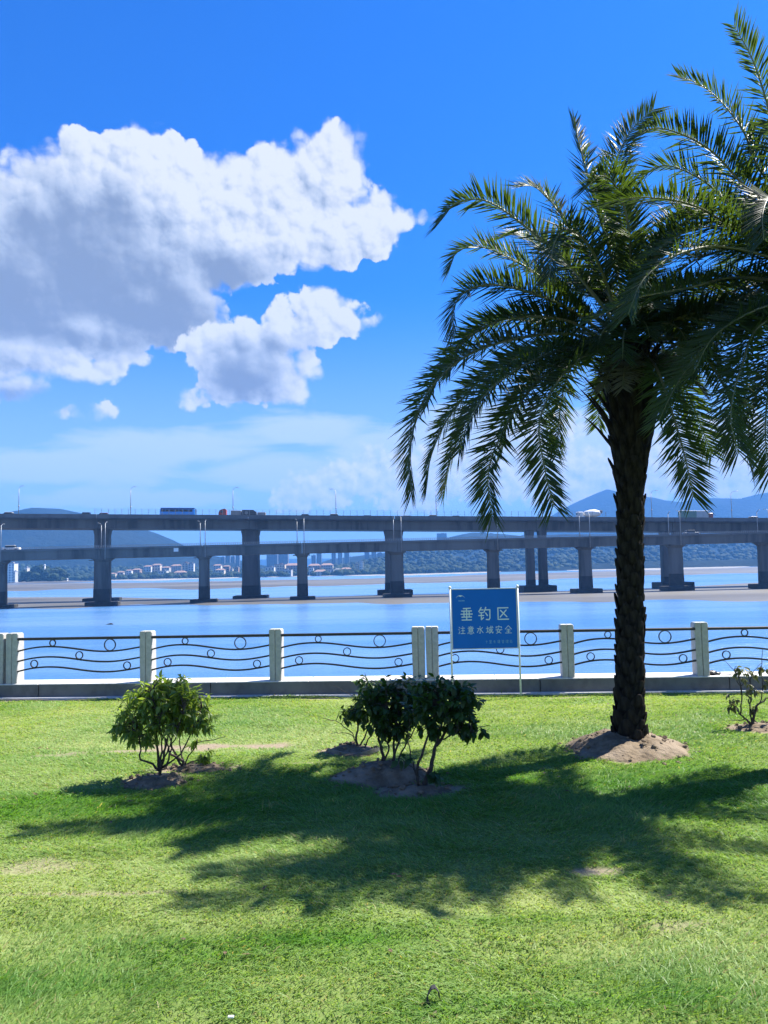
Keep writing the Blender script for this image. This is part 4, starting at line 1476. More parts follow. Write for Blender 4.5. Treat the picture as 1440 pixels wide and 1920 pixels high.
def build_shrub(key, stems, lobes, leafkind, nleaf, lsize, label, seed, droop=0.5, twig_bias=1.0):
    """stems: list of polylines given in image points at the shrub's depth (x, y, dy);
    lobes: foliage masses (x, y, dy, rx, ry) in image points"""
    rg = random.Random(seed)
    b = SH[key]
    s = thing('flowering_shrub', (b.x, b.y, 0), label, 'shrub', 'young shrubs on the lawn')
    Y0 = b.y
    ends = []
    scale = Y0 / FPX
    for st in stems:
        P = [at(x, y, Y0 + dy) for (x, y, dy) in st[1]]
        pts = catmull(P, 10)
        for i in range(1, 10):
            pts[i] += Vector((rg.gauss(0, 0.006), rg.gauss(0, 0.006), rg.gauss(0, 0.004)))
        mb = MB()
        mb.tube(pts, [st[0] * (1 - 0.62 * i / 10) for i in range(11)], 7)
        mb.build('stem', M_BARK, s, smooth=True)
        ends.append(pts)
    mains = [p for p in ends]
    # foliage clusters: twigs from the nearest stem to points in the lobes
    tw = MB()
    leaves = []
    tot = sum(l[3] * l[4] for l in lobes)
    for (x, y, dy, rx, ry) in lobes:
        c = at(x, y, Y0 + dy)
        wx, wz = rx * scale, ry * scale
        k = max(3, int(nleaf * (rx * ry) / tot / 7))
        for j in range(k):
            # points biased towards the surface of the lobe
            d = Vector((rg.gauss(0, 1), rg.gauss(0, 1), rg.gauss(0, 1))).normalized() * (rg.random() ** 0.45)
            p = c + Vector((d.x * wx, d.y * wx * 0.85, d.z * wz))
            best, bd = None, 9
            for pts in mains:
                for q in pts[4:]:
                    dd = (q - p).length + max(0, q.z - p.z) * 0.8
                    if dd < bd:
                        best, bd = q, dd
            midp = best.lerp(p, 0.55) + Vector((0, 0, 0.02 + 0.12 * (p - best).length))
            pts = catmull([best, midp, p], 5)
            tw.tube(pts, [0.0032, 0.003, 0.0026, 0.0022, 0.0018, 0.0014], 4, caps=False)
            td = (pts[-1] - pts[-3]).normalized()
            for q in range(rg.randint(5, 9)):
                pos = pts[-1].lerp(pts[2], rg.random() ** 1.5 * 0.8)
                a = rg.uniform(0, 6.28)
                o = td.orthogonal().normalized()
                o = Matrix.Rotation(a, 3, td) @ o
                dirn = (td * rg.uniform(0.1, 0.9) + o + Vector((0, 0, -droop * rg.uniform(0.2, 1.3)))).normalized()
                leaves.append((pos, dirn, lsize * rg.uniform(0.6, 1.2)))
    kind(tw.build('twigs', M_BARK, s), 'stuff')
    camp = Vector((0, 0, EYE))
    leaves.sort(key=lambda l: (l[0] - camp).length)
    rest = MB()
    for i, (pos, dirn, sz) in enumerate(leaves):
        yy = dirn
        zz = Vector((rg.gauss(0, 0.35), rg.gauss(0, 0.35), 1))
        zz = (zz - yy * zz.dot(yy)).normalized()
        xx = yy.cross(zz)
        M3 = Matrix((xx, yy, zz)).transposed()
        me = rg.choice(LEAVES[leafkind])
        if i < 290:
            share('leaf', me, s, pos, M3.to_quaternion(), (sz, sz, sz))
        else:
            vs = [pos + M3 @ (v.co * sz) for v in me.vertices]
            rest.add(vs, [tuple(p.vertices) for p in me.polygons])
    if rest.v:
        kind(rest.build('foliage', LEAVES[leafkind][0].materials[0], s, smooth=True), 'stuff')
    return s


def stem(r, *pts):
    return (r, pts)


build_shrub('left', [stem(.013, (299, 1462, 0), (298, 1435, 0), (294, 1390, 0), (290, 1330, 0)), stem(.011, (300, 1455, 0), (305, 1420, .05), (316, 1380, .1), (330, 1310, .12)),
                     stem(.010, (298, 1445, 0), (285, 1432, -.05), (266, 1422, -.08), (262, 1395, -.1), (255, 1365, -.1)), stem(.009, (302, 1440, 0), (318, 1425, .05), (322, 1390, .1), (325, 1340, .1)),
                     stem(.008, (300, 1450, 0), (303, 1400, -.08), (300, 1350, -.12), (285, 1300, -.12)), stem(.008, (304, 1438, 0), (340, 1410, 0), (365, 1360, 0), (380, 1330, 0)),
                     stem(.007, (299, 1440, .05), (308, 1390, .15), (300, 1320, .2)), stem(.007, (300, 1430, 0), (330, 1380, -.1), (345, 1330, -.15))],
            [(300, 1318, 0, 72, 45), (340, 1318, .02, 55, 48), (265, 1325, -.02, 48, 40), (320, 1290, 0, 50, 25), (245, 1372, -.05, 36, 22), (375, 1348, 0, 30, 28), (315, 1360, -.05, 55, 20), (225, 1365, -.05, 16, 12), (278, 1380, -.06, 30, 16)],
            'light', 2700, 0.07, 'round sunlit shrub with light green leaves at the left of the lawn', 21, droop=0.35)
build_shrub('behind', [stem(.014, (345, 1441, 0), (340, 1425, 0), (322, 1412, 0), (306, 1380, 0)), stem(.011, (345, 1438, 0), (330, 1420, .02), (318, 1390, .05), (320, 1350, .05)),
                       stem(.006, (346, 1436, 0), (358, 1412, -.03), (372, 1392, -.05), (395, 1388, -.05), (422, 1381, -.05)), stem(.006, (347, 1436, 0), (365, 1425, 0), (385, 1424, 0), (392, 1430, 0)),
                       stem(.008, (343, 1436, 0), (338, 1400, .05), (335, 1360, .08))],
            [(372, 1412, 0, 26, 14), (322, 1365, .05, 20, 22), (390, 1425, 0, 12, 6), (362, 1390, 0, 12, 8)], 'light', 60, 0.07, 'sparse low shrub with a long bare twig growing behind the round left shrub', 22, droop=0.9)
build_shrub('back', [stem(.012, (667, 1404, 0), (668, 1385, 0), (671, 1360, 0), (676, 1320, 0)), stem(.011, (655, 1418, -.05), (675, 1398, 0), (686, 1375, .03), (700, 1340, .05)),
                     stem(.008, (680, 1412, -.03), (690, 1392, 0), (697, 1375, .02), (705, 1350, .05)), stem(.005, (666, 1390, 0), (655, 1370, -.03), (625, 1350, -.05), (596, 1346, -.05)),
                     stem(.004, (668, 1382, 0), (645, 1374, .03), (620, 1376, .05)), stem(.005, (676, 1330, 0), (690, 1290, 0), (684, 1262, 0)), stem(.003, (670, 1310, 0), (645, 1296, 0), (620, 1284, 0))],
            [(668, 1325, 0, 32, 32), (700, 1310, .05, 40, 36), (650, 1340, -.02, 18, 16), (682, 1275, 0, 20, 12), (690, 1350, 0, 28, 16)], 'dark', 700, 0.058, 'small dark shrub standing furthest back behind the pair of dark shrubs', 23)
build_shrub('mid', [stem(.016, (718, 1442, 0), (714, 1415, 0), (712, 1385, 0), (708, 1330, 0)), stem(.014, (738, 1448, 0), (736, 1420, -.04), (742, 1390, -.05), (748, 1330, -.05)),
                    stem(.011, (724, 1444, 0), (735, 1425, .05), (742, 1410, .06), (752, 1380, .08), (765, 1330, .08)), stem(.009, (720, 1435, 0), (728, 1405, -.08), (722, 1380, -.1), (725, 1330, -.12)),
                    stem(.009, (742, 1446, 0), (752, 1415, .05), (765, 1390, .1), (790, 1340, .1))],
            [(735, 1325, 0, 62, 50), (715, 1350, -.05, 45, 38), (765, 1330, .03, 52, 48), (750, 1280, 0, 48, 18), (700, 1300, 0, 36, 30), (735, 1370, -.05, 45, 18)], 'dark', 1700, 0.064,
            'dark dense shrub in the middle of the group, on the larger soil mound', 24)
build_shrub('front', [stem(.021, (797, 1482, 0), (805, 1440, 0), (818, 1395, 0), (830, 1350, 0)), stem(.013, (785, 1476, 0), (783, 1440, -.03), (795, 1405, -.05), (806, 1370, -.05), (815, 1330, -.05)),
                      stem(.007, (784, 1460, 0), (772, 1425, .03), (766, 1395, .05), (768, 1360, .05)), stem(.013, (818, 1398, 0), (838, 1370, .03), (855, 1345, .05), (870, 1320, .05)),
                      stem(.007, (824, 1388, 0), (840, 1382, -.05), (865, 1368, -.08), (892, 1375, -.1)), stem(.006, (786, 1456, 0), (776, 1442, -.05), (760, 1430, -.06))],
            [(835, 1315, 0, 60, 40), (870, 1325, 0, 40, 40), (800, 1320, -.03, 45, 45), (855, 1285, 0, 42, 20), (885, 1372, -.08, 26, 18), (815, 1360, 0, 40, 18), (755, 1425, -.06, 14, 10), (862, 1355, 0, 30, 16), (815, 1275, 0, 30, 16), (815, 1455, -.05, 12, 8)], 'dark', 1500, 0.066,
            'dark leafy shrub with two thick leaning stems, nearest the camera', 25)
build_shrub('edge', [stem(.016, (1409, 1366, 0), (1412, 1350, 0), (1417, 1330, 0), (1425, 1318, 0), (1445, 1308, 0)), stem(.014, (1408, 1360, 0), (1398, 1348, -.03), (1386, 1338, -.05), (1382, 1332, -.05)),
                     stem(.009, (1410, 1356, 0), (1406, 1330, .03), (1407, 1300, .05), (1404, 1270, .05)), stem(.008, (1388, 1340, -.04), (1392, 1310, 0), (1390, 1290, .02), (1384, 1250, .03)),
                     stem(.005, (1390, 1300, 0), (1380, 1265, 0), (1366, 1245, 0), (1354, 1238, 0)), stem(.005, (1406, 1290, 0), (1412, 1260, -.03), (1430, 1240, -.05)),
                     stem(.006, (1424, 1320, 0), (1430, 1290, 0), (1428, 1250, 0), (1430, 1215, 0)), stem(.005, (1398, 1348, 0), (1380, 1350, -.04), (1366, 1352, -.05)), stem(.005, (1412, 1350, 0), (1425, 1358, .03), (1440, 1365, .05))],
            [(1400, 1280, 0, 30, 22), (1425, 1270, 0, 26, 28), (1380, 1262, 0, 20, 14), (1374, 1308, -.02, 14, 8), (1415, 1300, 0, 20, 14), (1372, 1325, -.05, 10, 5), (1445, 1290, 0, 20, 24), (1416, 1328, 0, 10, 6)], 'dry', 130, 0.062,
            'thin straggly half bare shrub at the right picture edge', 26, droop=0.9)

# cut rim of a nursery pot sunk in the back mound
mb = MB()
c = SH['back']
pts = []
for i in range(15):
    a = R(195 + i * 12)
    pts.append(Vector((c.x + math.cos(a) * 0.24, c.y - 0.02 + math.sin(a) * 0.16, 0.035 + 0.012 * math.sin(i * 0.7))))
mb.ribbon([q - Vector((0, 0, 0.02)) for q in pts], 0.035, 0.008, (0, 0, 1))
o = mb.build('pot_rim', mat('clay_rim', (0.22, 0.20, 0.18), (0.16, 0.14, 0.12), 30, 0.8))
tag(o, 'curved edge of a sunken pot round the foot of the small back shrub', 'pot rim')

# litter in the foreground grass
p = gp(812, 1882)
mb = MB()
pr = [(-0.024, -0.004, 0.0), (-0.016, 0.0, 0.018), (-0.004, 0.004, 0.033), (0.008, 0.004, 0.036), (0.020, 0.0, 0.024), (0.021, -0.004, 0.008)]
vs = [p + Vector((a * 1.25, b - 0.015, cc * 1.35 + 0.014)) for a, b, cc in pr] + [p + Vector((a, b + 0.02, cc * 1.2 + 0.016)) for a, b, cc in pr]
n = len(pr)
mb.add(vs + [v + Vector((0, 0, -0.003)) for v in vs], [(i, i + 1, n + i + 1, n + i) for i in range(n - 1)] + [(2 * n + n + i, 2 * n + n + i + 1, 2 * n + i + 1, 2 * n + i) for i in range(n - 1)])
mb.add([vs[0], vs[1], vs[0] + Vector((0.016, -0.004, -0.004))], [(0, 1, 2)])
tag(mb.build('plastic_scrap', M_TYRE), 'small curled black scrap lying in the grass at the front of the lawn', 'scrap')
p = gp(433, 1917)
mb = MB()
mb.bevbox(p + Vector((0, 0, 0.02)), (0.022, 0.012, 0.006), 0.001)
tag(mb.build('paper_scrap', M_SIGNWHITE), 'tiny white scrap in the grass at the bottom edge of the lawn', 'scrap')


# ------------------------------------------------------------------ water, mud, shore
def water():
    mt, M = new_mat('sea_water')
    bs = M.node('ShaderNodeBsdfPrincipled')
    out = M.node('ShaderNodeOutputMaterial')
    M.put(out.inputs[0], bs.outputs[0])
    pos = M.node('ShaderNodeNewGeometry').outputs['Position']
    v = M.vmath('MULTIPLY', pos, (0.35, 1.0, 1.0))
    n1 = M.noise(v, 1.3, 5.0, 0.65)
    n2 = M.noise(v, 0.10, 3.0, 0.5)
    big = M.step(M.noise(M.vmath('MULTIPLY', pos, (0.12, 1.0, 1.0)), 0.05, 4.0, 0.55), 0.38, 0.62)
    c = M.mix(big, (0.062, 0.168, 0.36), (0.105, 0.215, 0.40))
    M.put(bs.inputs['Base Color'], c)
    bs.inputs['Roughness'].default_value = 0.22
    bs.inputs['IOR'].default_value = 1.33
    h = M.math('MULTIPLY_ADD', n2, 2.2, n1)
    b = M.node('ShaderNodeBump')
    b.inputs['Strength'].default_value = 0.8
    b.inputs['Distance'].default_value = 0.35
    M.put(b.inputs['Height'], h)
    M.put(bs.inputs['Normal'], b.outputs[0])
    mb = MB()
    mb.add([(-6800, 8, WATER_Z), (6800, 8, WATER_Z), (6800, 6800, WATER_Z), (-6800, 6800, WATER_Z)], [(0, 1, 2, 3)])
    kind(mb.build('water', mt), 'structure', 'blue rippled tidal water of the bay')


water()


def strip(name, near, far, h, seed, matl, label, pxs=(-900, 2400), n=260, rows=26, nz=0.55):
    """tidal flat seen between two image curves (rows below the horizon), built on the water level"""
    px = np.linspace(pxs[0], pxs[1], n)
    H = EYE - WATER_Z
    rn, rf = interp(px, near), interp(px, far)
    rn = rn + 8.0 * (fbm(px * 0.008, px * 0 + seed, seed, 4) - 0.5)
    rf = rf + 3.0 * (fbm(px * 0.010, px * 0 + seed + 5, seed + 2, 4) - 0.5)
    k = (px - 720) / FPX
    D0, D1 = H * FPX / rn, H * FPX / rf
    v = np.linspace(0, 1, rows)[:, None]
    D = D0[None] + (D1 - D0)[None] * v
    X, Y = k[None] * D, D
    prof = np.clip(np.minimum(v, 1 - v) * 5, 0, 1) ** 0.7
    Z = WATER_Z - 0.12 + (h + 0.12) * prof + h * nz * 2 * (fbm(X * 0.02, Y * 0.06, seed + 9, 4) - 0.5) * prof
    o = grid_mesh(name, X, Y, Z, matl)
    kind(o, 'structure', label)


strip('mud_bank', [(-900, 60), (0, 61), (300, 58), (600, 62), (900, 66), (1100, 68), (1440, 74), (2400, 74)], [(-900, 36), (0, 36), (250, 42), (420, 50), (700, 48), (1000, 48), (1300, 42), (1440, 38), (2400, 36)], 0.30, 4, M_MUD, 'grey brown mud bank under the bridges')
strip('mud_flat', [(-900, 26), (0, 26), (200, 27), (480, 29), (700, 29), (900, 27), (1150, 24), (1440, 22), (2400, 22)], [(-900, 13.2), (0, 13.0), (100, 12.6), (300, 14.5), (480, 15.5), (700, 15), (900, 13.5), (1150, 11.5), (1440, 9.5), (2400, 9.2)], 0.5, 14, M_MUD, 'broad brown tidal flat before the far shore')
strip('far_beach', [(-900, 10.4), (100, 10.4), (350, 11.0), (700, 10.9), (1000, 9.6), (1440, 8.6), (2400, 8.3)], [(-900, 9.0), (100, 9.0), (350, 9.3), (700, 9.3), (1000, 8.3), (1440, 7.4), (2400, 7.2)], 0.9, 24, M_SAND, 'pale sandy beach along the far shore', nz=0.2)

# drift log floating before the mud
p = gp(206, 1171, WATER_Z)
mb = MB()
mb.tube([p + Vector((-0.65, 0, 0.0)), p + Vector((-0.2, 0.1, 0.07)), p + Vector((0.25, 0.0, 0.10)), p + Vector((0.6, -0.1, 0.04))], [0.03, 0.10, 0.16, 0.07], 8)
tag(mb.build('drift_log', M_PIERWET), 'dark drift log lying in the water before the mud bank, left of the fence middle', 'log')


# ------------------------------------------------------------------ hills
def ridge(name, prof, D, depth, seed, label, rough=0.10, pxs=None, n=220, rows=34, base=WATER_Z - 1.0, matl=None):
    """hill whose skyline follows rows above the horizon at distance D; real slopes before and behind"""
    px = np.linspace(prof[0][0], prof[-1][0], n)
    h = interp(px, prof) * D / FPX
    k = (px - 720) / FPX
    X0 = k * D
    v = np.linspace(-1, 1, rows)[:, None]
    Y = D + v * depth + 0 * X0[None]
    X = X0[None] + 0 * v
    shape = np.cos(v * np.pi / 2) ** 1.1
    nn = fbm(X * 3.0 / depth, Y * 3.0 / depth, seed, 5) - 0.5
    Z = base + (h[None] + EYE - base) * shape * (1 + rough * 1.4 * nn * (1 - shape * 0.75)) + (h[None] * 0.10 + 4) * nn * np.clip(1 - np.abs(v), 0, 1) * 0.8
    # keep the skyline: lift so that each column peaks at its own profile
    peak = Z.max(0)
    Z = base + (Z - base) * ((h + EYE - base) / np.maximum(peak - base, 1e-3))[None]
    # column positions follow the sight lines only at the crest; slopes fall away square to the shore
    o = grid_mesh(name, X, Y, Z, matl or M_HILL)
    kind(o, 'structure', label)
    return X, Y, Z


ridge('far_hill', [(-1400, 18), (-600, 30), (-100, 26), (300, 20), (520, 24), (700, 22), (900, 30), (1100, 30), (1500, 40), (2300, 26)], 6100, 500, 31, 'low blue hills on the horizon')
ridge('mountain', [(820, 2), (900, 30), (985, 62), (1040, 98), (1080, 118), (1118, 134), (1140, 142), (1165, 132), (1200, 128), (1240, 117), (1275, 113), (1310, 122), (1350, 120), (1385, 118), (1420, 126), (1460, 132), (1530, 120), (1640, 128), (1760, 100), (1900, 110), (2100, 60), (2300, 8)], 4100, 800, 32, 'blue mountain ridge rising behind the palm trunk', 0.06)
ridge('wooded_hill', [(-900, 40), (-560, 90), (-300, 118), (-140, 110), (-60, 104), (0, 113), (40, 122), (75, 128), (115, 126), (150, 118), (200, 106), (250, 92), (300, 72), (345, 50), (390, 34), (430, 26), (470, 16), (540, 4)], 2300, 620, 33, 'dark wooded hill at the left behind the bridge', 0.12)
ridge('middle_hill', [(560, 2), (620, 22), (690, 28), (760, 34), (800, 46), (850, 60), (885, 66), (930, 62), (980, 56), (1060, 60), (1160, 52), (1260, 58), (1360, 62), (1460, 56), (1640, 66), (1900, 50), (2200, 20)], 2500, 420, 34, 'wooded hill behind the far shore right of the centre', 0.12)
ridge('shore_land', [(-1200, 3), (-400, 6), (0, 5), (200, 5), (420, 3), (700, 2.5), (900, 4), (1440, 5), (2400, 3)], 1500, 180, 35, 'low shore land below the hills', 0.2, base=WATER_Z - 0.5)


def clump_mesh(mb, c, r, rg, sq=0.8):
    """rough little tree crown: an uneven ball of 7 x 5 cells"""
    mb.ball(c, r, 7, 5, 1.0, 1.0, sq, 0.22, rg)


def far_woods():
    rg = random.Random(41)
    mb = MB()
    H = EYE - WATER_Z
    for i in range(5200):
        px = rg.uniform(-700, 2100)
        left = px < 480
        # crown rows above the shore, higher on the right bank
        top = float(interp(px, [(-700, 30), (0, 26), (150, 22), (300, 18), (420, 10), (520, 8), (640, 14), (760, 34), (860, 42), (1000, 40), (1440, 46), (2100, 44)]))
        u = rg.random() ** 1.25
        D = (1270 if px < 700 else 1270 + (px - 700) * 0.30) + u * 420 + rg.uniform(-25, 25)
        r = rg.uniform(2.6, 6.8)
        z = u * top * D / FPX - 3.5 + rg.uniform(-1, 1.5)
        mb.ball(((px - 720) / FPX * D, D, z), r, 7, 5, 1.15, 1.0, 0.82, 0.25, rg)
    kind(mb.build('far_woods', M_WOODS, smooth=True), 'stuff', 'mass of trees covering the far shore')
    # the wooded islet: trees one can still tell apart as crowns
    isl = MB()
    D = 1010
    for i in range(16):
        for j in range(1):
            pass
    px = np.linspace(10, 190, 50)
    h = interp(px, [(10, -11), (40, -9.5), (60, -7), (90, -6), (120, -8), (150, -9.6), (190, -11.4)])
    X = ((px - 720) / FPX * D)[None] + 0 * np.linspace(-1, 1, 9)[:, None]
    Y = D + np.linspace(-40, 40, 9)[:, None] + 0 * X
    Z = (WATER_Z - 0.4) + (h * D / FPX + EYE - WATER_Z + 0.8)[None] * np.cos(np.linspace(-1, 1, 9) * np.pi / 2)[:, None]
    kind(grid_mesh('islet', X, Y, Z, M_MUD), 'structure', 'rocky islet at the left beyond the tidal flat')
    crowns = [(50, -1, 8), (58, 3, 9), (66, 7, 9), (74, 11, 9), (83, 13, 9.5), (92, 13, 9.5), (101, 10, 9), (110, 5, 8.5), (118, 0, 7), (72, 1, 9), (88, 3, 9), (104, -1, 8), (62, -4, 7), (96, -3, 8), (80, -4, 8)]
    where = ['first from the left', 'second on the left slope', 'third on the left slope', 'left of the islet tower', 'below the islet tower', 'right of the islet tower', 'on the right shoulder', 'low on the right shoulder',
             'at the right foot', 'front left', 'front middle', 'front right', 'at the left foot', 'low before the right half', 'low before the middle']
    for i, (x, up, r) in enumerate(crowns):
        dd = D - (12 if i > 8 else 0)
        hz = 1083 - 0.0208 * x
        c = at(x, hz - up + 2, dd)
        t = thing('islet_tree', (c.x, c.y, -1.5), 'dark leafy tree on the islet, ' + where[i], 'tree', 'trees on the islet')
        mb = MB()
        mb.tube([(c.x, c.y, -5.5), (c.x + 0.3, c.y, c.z)], [0.5, 0.3], 6)
        mb.build('trunk', M_BARK, t)
        mb = MB()
        for k in range(9):
            mb.ball(c + Vector((rg.gauss(0, r * 0.42), rg.gauss(0, r * 0.35), rg.gauss(0, r * 0.3))), r * rg.uniform(0.35, 0.6), 7, 5, 1.1, 1.0, 0.8, 0.25, rg)
        mb.build('crown', M_WOODS, t)


far_woods()


# ------------------------------------------------------------------ far buildings
B_MATS = {k: mat('wall_' + k, c, tuple(x * 0.88 for x in c), 0.2, 0.85) for k, c in
          {'white': (0.62, 0.60, 0.56), 'cream': (0.55, 0.47, 0.36), 'grey': (0.10, 0.11, 0.125), 'brick': (0.34, 0.22, 0.16), 'blue': (0.075, 0.095, 0.12), 'stone': (0.45, 0.42, 0.38)}.items()}
M_ROOFRED = mat('roof_red', (0.27, 0.17, 0.125), (0.22, 0.14, 0.105), 0.4, 0.85)
M_ROOFGREY = mat('roof_grey', (0.25, 0.25, 0.26), (0.18, 0.18, 0.19), 0.4, 0.85)


def building(x0, x1, top, bot, D, wall, roof, label, cat='building', group=None, pitched=False, floors=None, dome=False):
    """x0..x1, top, bot in image points at distance D"""
    xm = (x0 + x1) / 2
    a, b = at(x0, bot, D), at(x1, bot, D)
    zt = at(xm, top, D).z
    w = b.x - a.x
    z0 = min(a.z, b.z) - 6
    c = Vector(((a.x + b.x) / 2, D, z0))
    dep = max(9, min(w, 22))
    t = thing('far_building', c, label, cat, group)
    mb = MB()
    hr = min(4.5, w * 0.16) if pitched else 0.9
    zw = zt - hr
    mb.box((c.x, D + dep / 2, (z0 + zw) / 2), (w, dep, zw - z0))
    wl = mb.build('wall', B_MATS[wall], t)
    mb = MB()
    if pitched:
        o = 0.6
        vs = [(c.x - w / 2 - o, D - o, zw), (c.x + w / 2 + o, D - o, zw), (c.x + w / 2 + o, D + dep + o, zw), (c.x - w / 2 - o, D + dep + o, zw), (c.x - w / 2 * 0.62, D + dep / 2, zt), (c.x + w / 2 * 0.62, D + dep / 2, zt)]
        mb.add(vs, [(0, 1, 5, 4), (1, 2, 5), (2, 3, 4, 5), (3, 0, 4), (3, 2, 1, 0)])
    else:
        mb.box((c.x, D + dep / 2, zw + hr / 2), (w + 0.5, dep + 0.5, hr))
        mb.box((c.x + w * 0.1, D + dep / 2, zw + hr + 0.9), (w * 0.3, dep * 0.4, 1.8))
    mb.build('roof', M_ROOFRED if roof == 'red' else M_ROOFGREY, t)
    zvis = (a.z + b.z) / 2
    fl = floors or max(1, int((zw - zvis) / 3.6))
    nw = max(2, int(w / 4.2))
    if fl * nw <= 24:
        wm = None
        for f in range(fl):
            for i in range(nw):
                x = c.x - w / 2 + w * (i + 0.5) / nw
                z = zw - (zw - zvis) * (f + 0.55) / fl
                if wm is None:
                    mb = MB()
                    mb.box((0, 0, 0), (w / nw * 0.52, 0.24, (zw - zvis) / fl * 0.5))
                    wm = mb.mesh('window', M_GLASSDK)
                share('window', wm, t, (x, D, z))
    else:
        mb = MB()
        for f in range(fl):
            for i in range(nw):
                x = c.x - w / 2 + w * (i + 0.5) / nw
                z = zw - (zw - zvis) * (f + 0.55) / fl
                mb.box((x, D, z), (w / nw * 0.52, 0.24, (zw - zvis) / fl * 0.5))
        kind(mb.build('windows', M_GLASSDK, t), 'stuff')
    return t


G1, G2, G3 = 'low buildings on the far shore', 'tower blocks beyond the far shore', 'villas on the wooded hill'
for args in [
    (10, 26, 1056, 1095, 1150, 'white', 'grey', 'white block right of the pier at the left picture edge', G1, False),
    (24, 28, 1071, 1090, 1130, 'stone', 'grey', 'thin pale block between the left pier and the cream tower', G1, False),
    (45, 50.5, 1064, 1082, 1180, 'cream', 'grey', 'narrow cream tower standing left of the wooded islet', G1, False),
    (269, 283, 1060, 1076, 1420, 'white', 'red', 'pale house at the left end of the row below the hill', G3, True),
    (285, 300, 1057, 1074, 1430, 'cream', 'red', 'cream house second in the row below the hill', G3, True),
    (320, 338, 1058, 1076, 1430, 'cream', 'red', 'long cream house below the hill left of the third pier', G3, True),
    (341, 352, 1055, 1075, 1430, 'cream', 'red', 'tall cream house below the hill left of the third pier', G3, False),
    (353, 363, 1056, 1074, 1430, 'white', 'grey', 'white house beside the tall cream house below the hill', G3, False),
    (355, 362, 1073, 1084, 1330, 'white', 'grey', 'little white hut at the shore left of the third pier', G1, True),
    (400, 414, 1058, 1075, 1420, 'white', 'red', 'white house right of the third pier', G1, True),
    (431, 436, 1066, 1080, 1330, 'cream', 'grey', 'narrow pale block left of the wide dark pier', G1, False),
    (440, 447, 1063, 1080, 1350, 'brick', 'grey', 'brown block close to the wide dark pier', G1, False),
    (497, 514, 1063, 1080, 1300, 'white', 'grey', 'white arcaded block right of the wide dark pier', G1, False),
    (514, 534, 1058, 1078, 1340, 'cream', 'red', 'cream hall beside the white arcaded block', G1, False),
    (534, 560, 1056, 1076, 1380, 'brick', 'red', 'long hall with red roof left of the fourth pier', G1, True),
    (578, 600, 1057, 1073, 1400, 'brick', 'red', 'long low hall with red roof right of the fourth pier', G1, True),
    (602, 624, 1056, 1072, 1410, 'stone', 'red', 'second low hall with red roof right of the fourth pier', G1, True),
    (580, 588, 1064, 1080, 1300, 'white', 'grey', 'small pale house at the beach right of the fourth pier', G1, False),
    (628, 638, 1066, 1077, 1310, 'grey', 'grey', 'small grey boathouse on the beach left of the pale tower', G1, True),
    (667, 672, 1055, 1078, 1300, 'cream', 'grey', 'slim left half of the pale twin tower on the beach', G1, False),
    (674, 681, 1052, 1078, 1300, 'white', 'grey', 'tall right half of the pale twin tower on the beach', G1, False),
    (685, 700, 1062, 1071, 1500, 'stone', 'grey', 'low pale building right of the twin tower', G1, False),
    (205, 216, 1074, 1086, 1300, 'cream', 'red', 'small cream house at the shore right of the second pier', G1, True),
    (219, 231, 1071, 1084, 1320, 'stone', 'red', 'stone house with red roof near the shore right of the second pier', G1, True),
    (236, 246, 1068, 1082, 1330, 'white', 'red', 'white house with red roof among trees between the second and third pier', G1, True),
    (248, 262, 1066, 1080, 1350, 'brick', 'red', 'brownish house under the hill between the second and third pier', G1, True),
    (303, 317, 1062, 1078, 1400, 'stone', 'red', 'stone house between the two cream hillside houses', G3, True),
    (296, 312, 1070, 1084, 1310, 'white', 'grey', 'low white building on the shore below the hillside houses', G1, False),
    (326, 346, 1070, 1084, 1310, 'cream', 'red', 'low cream building on the shore left of the third pier', G1, True),
    (404, 420, 1066, 1082, 1300, 'cream', 'red', 'cream house on the shore right of the third pier', G1, True),
    (418, 430, 1060, 1078, 1380, 'brick', 'red', 'brown house with red roof midway between the third and the wide pier', G1, True),
    (518, 546, 1068, 1081, 1270, 'stone', 'grey', 'long stone terrace on the beach left of the fourth pier', G1, False),
    (589, 612, 1068, 1080, 1270, 'cream', 'red', 'cream beach house with red roof right of the fourth pier', G1, True),
    (640, 658, 1064, 1077, 1330, 'brick', 'red', 'brown house with red roof left of the pale twin tower', G1, True),
    (614, 626, 1067, 1078, 1290, 'white', 'grey', 'small white cube house on the beach below the low red roofs', G1, False),
    (700, 716, 1065, 1076, 1330, 'stone', 'red', 'stone house with red roof touching the joined piers', G1, True),
]:
    building(*args[:8], cat='building', group=args[8], pitched=args[9])
for i, (x0, x1, top, wall, lab) in enumerate([
    (414, 421, 1044, 'blue', 'bluish tower block right of the third pier, first of the hazy group'), (423, 431, 1041, 'blue', 'bluish tower block second in the hazy group left of the wide pier'),
    (433, 440, 1043, 'grey', 'grey tower block third in the hazy group left of the wide pier'), (442, 449, 1040, 'blue', 'hazy tower block touching the wide dark pier'),
    (500, 520, 1040, 'blue', 'broad hazy slab block right of the wide dark pier'), (522, 540, 1038, 'grey', 'broad hazy grey slab right of the first slab'),
    (584, 592, 1041, 'blue', 'hazy tower right of the fourth pier, first of five'), (594, 603, 1037, 'blue', 'hazy tower right of the fourth pier, second of five'),
    (622, 630, 1036, 'blue', 'hazy tower above the low red roofs, third of five'), (634, 642, 1034, 'grey', 'hazy tower left of the pale twin tower, fourth of five'),
    (646, 655, 1033, 'blue', 'hazy tower left of the pale twin tower, fifth of five'), (684, 693, 1033, 'blue', 'hazy tower right of the pale twin tower'),
    (697, 706, 1034, 'grey', 'hazy grey tower left of the joined piers'), (708, 717, 1036, 'blue', 'hazy tower touching the joined piers')]):
    building(x0, x1, top, 1070, 2050 + 40 * (i % 3), wall, 'grey', lab, group=G2)
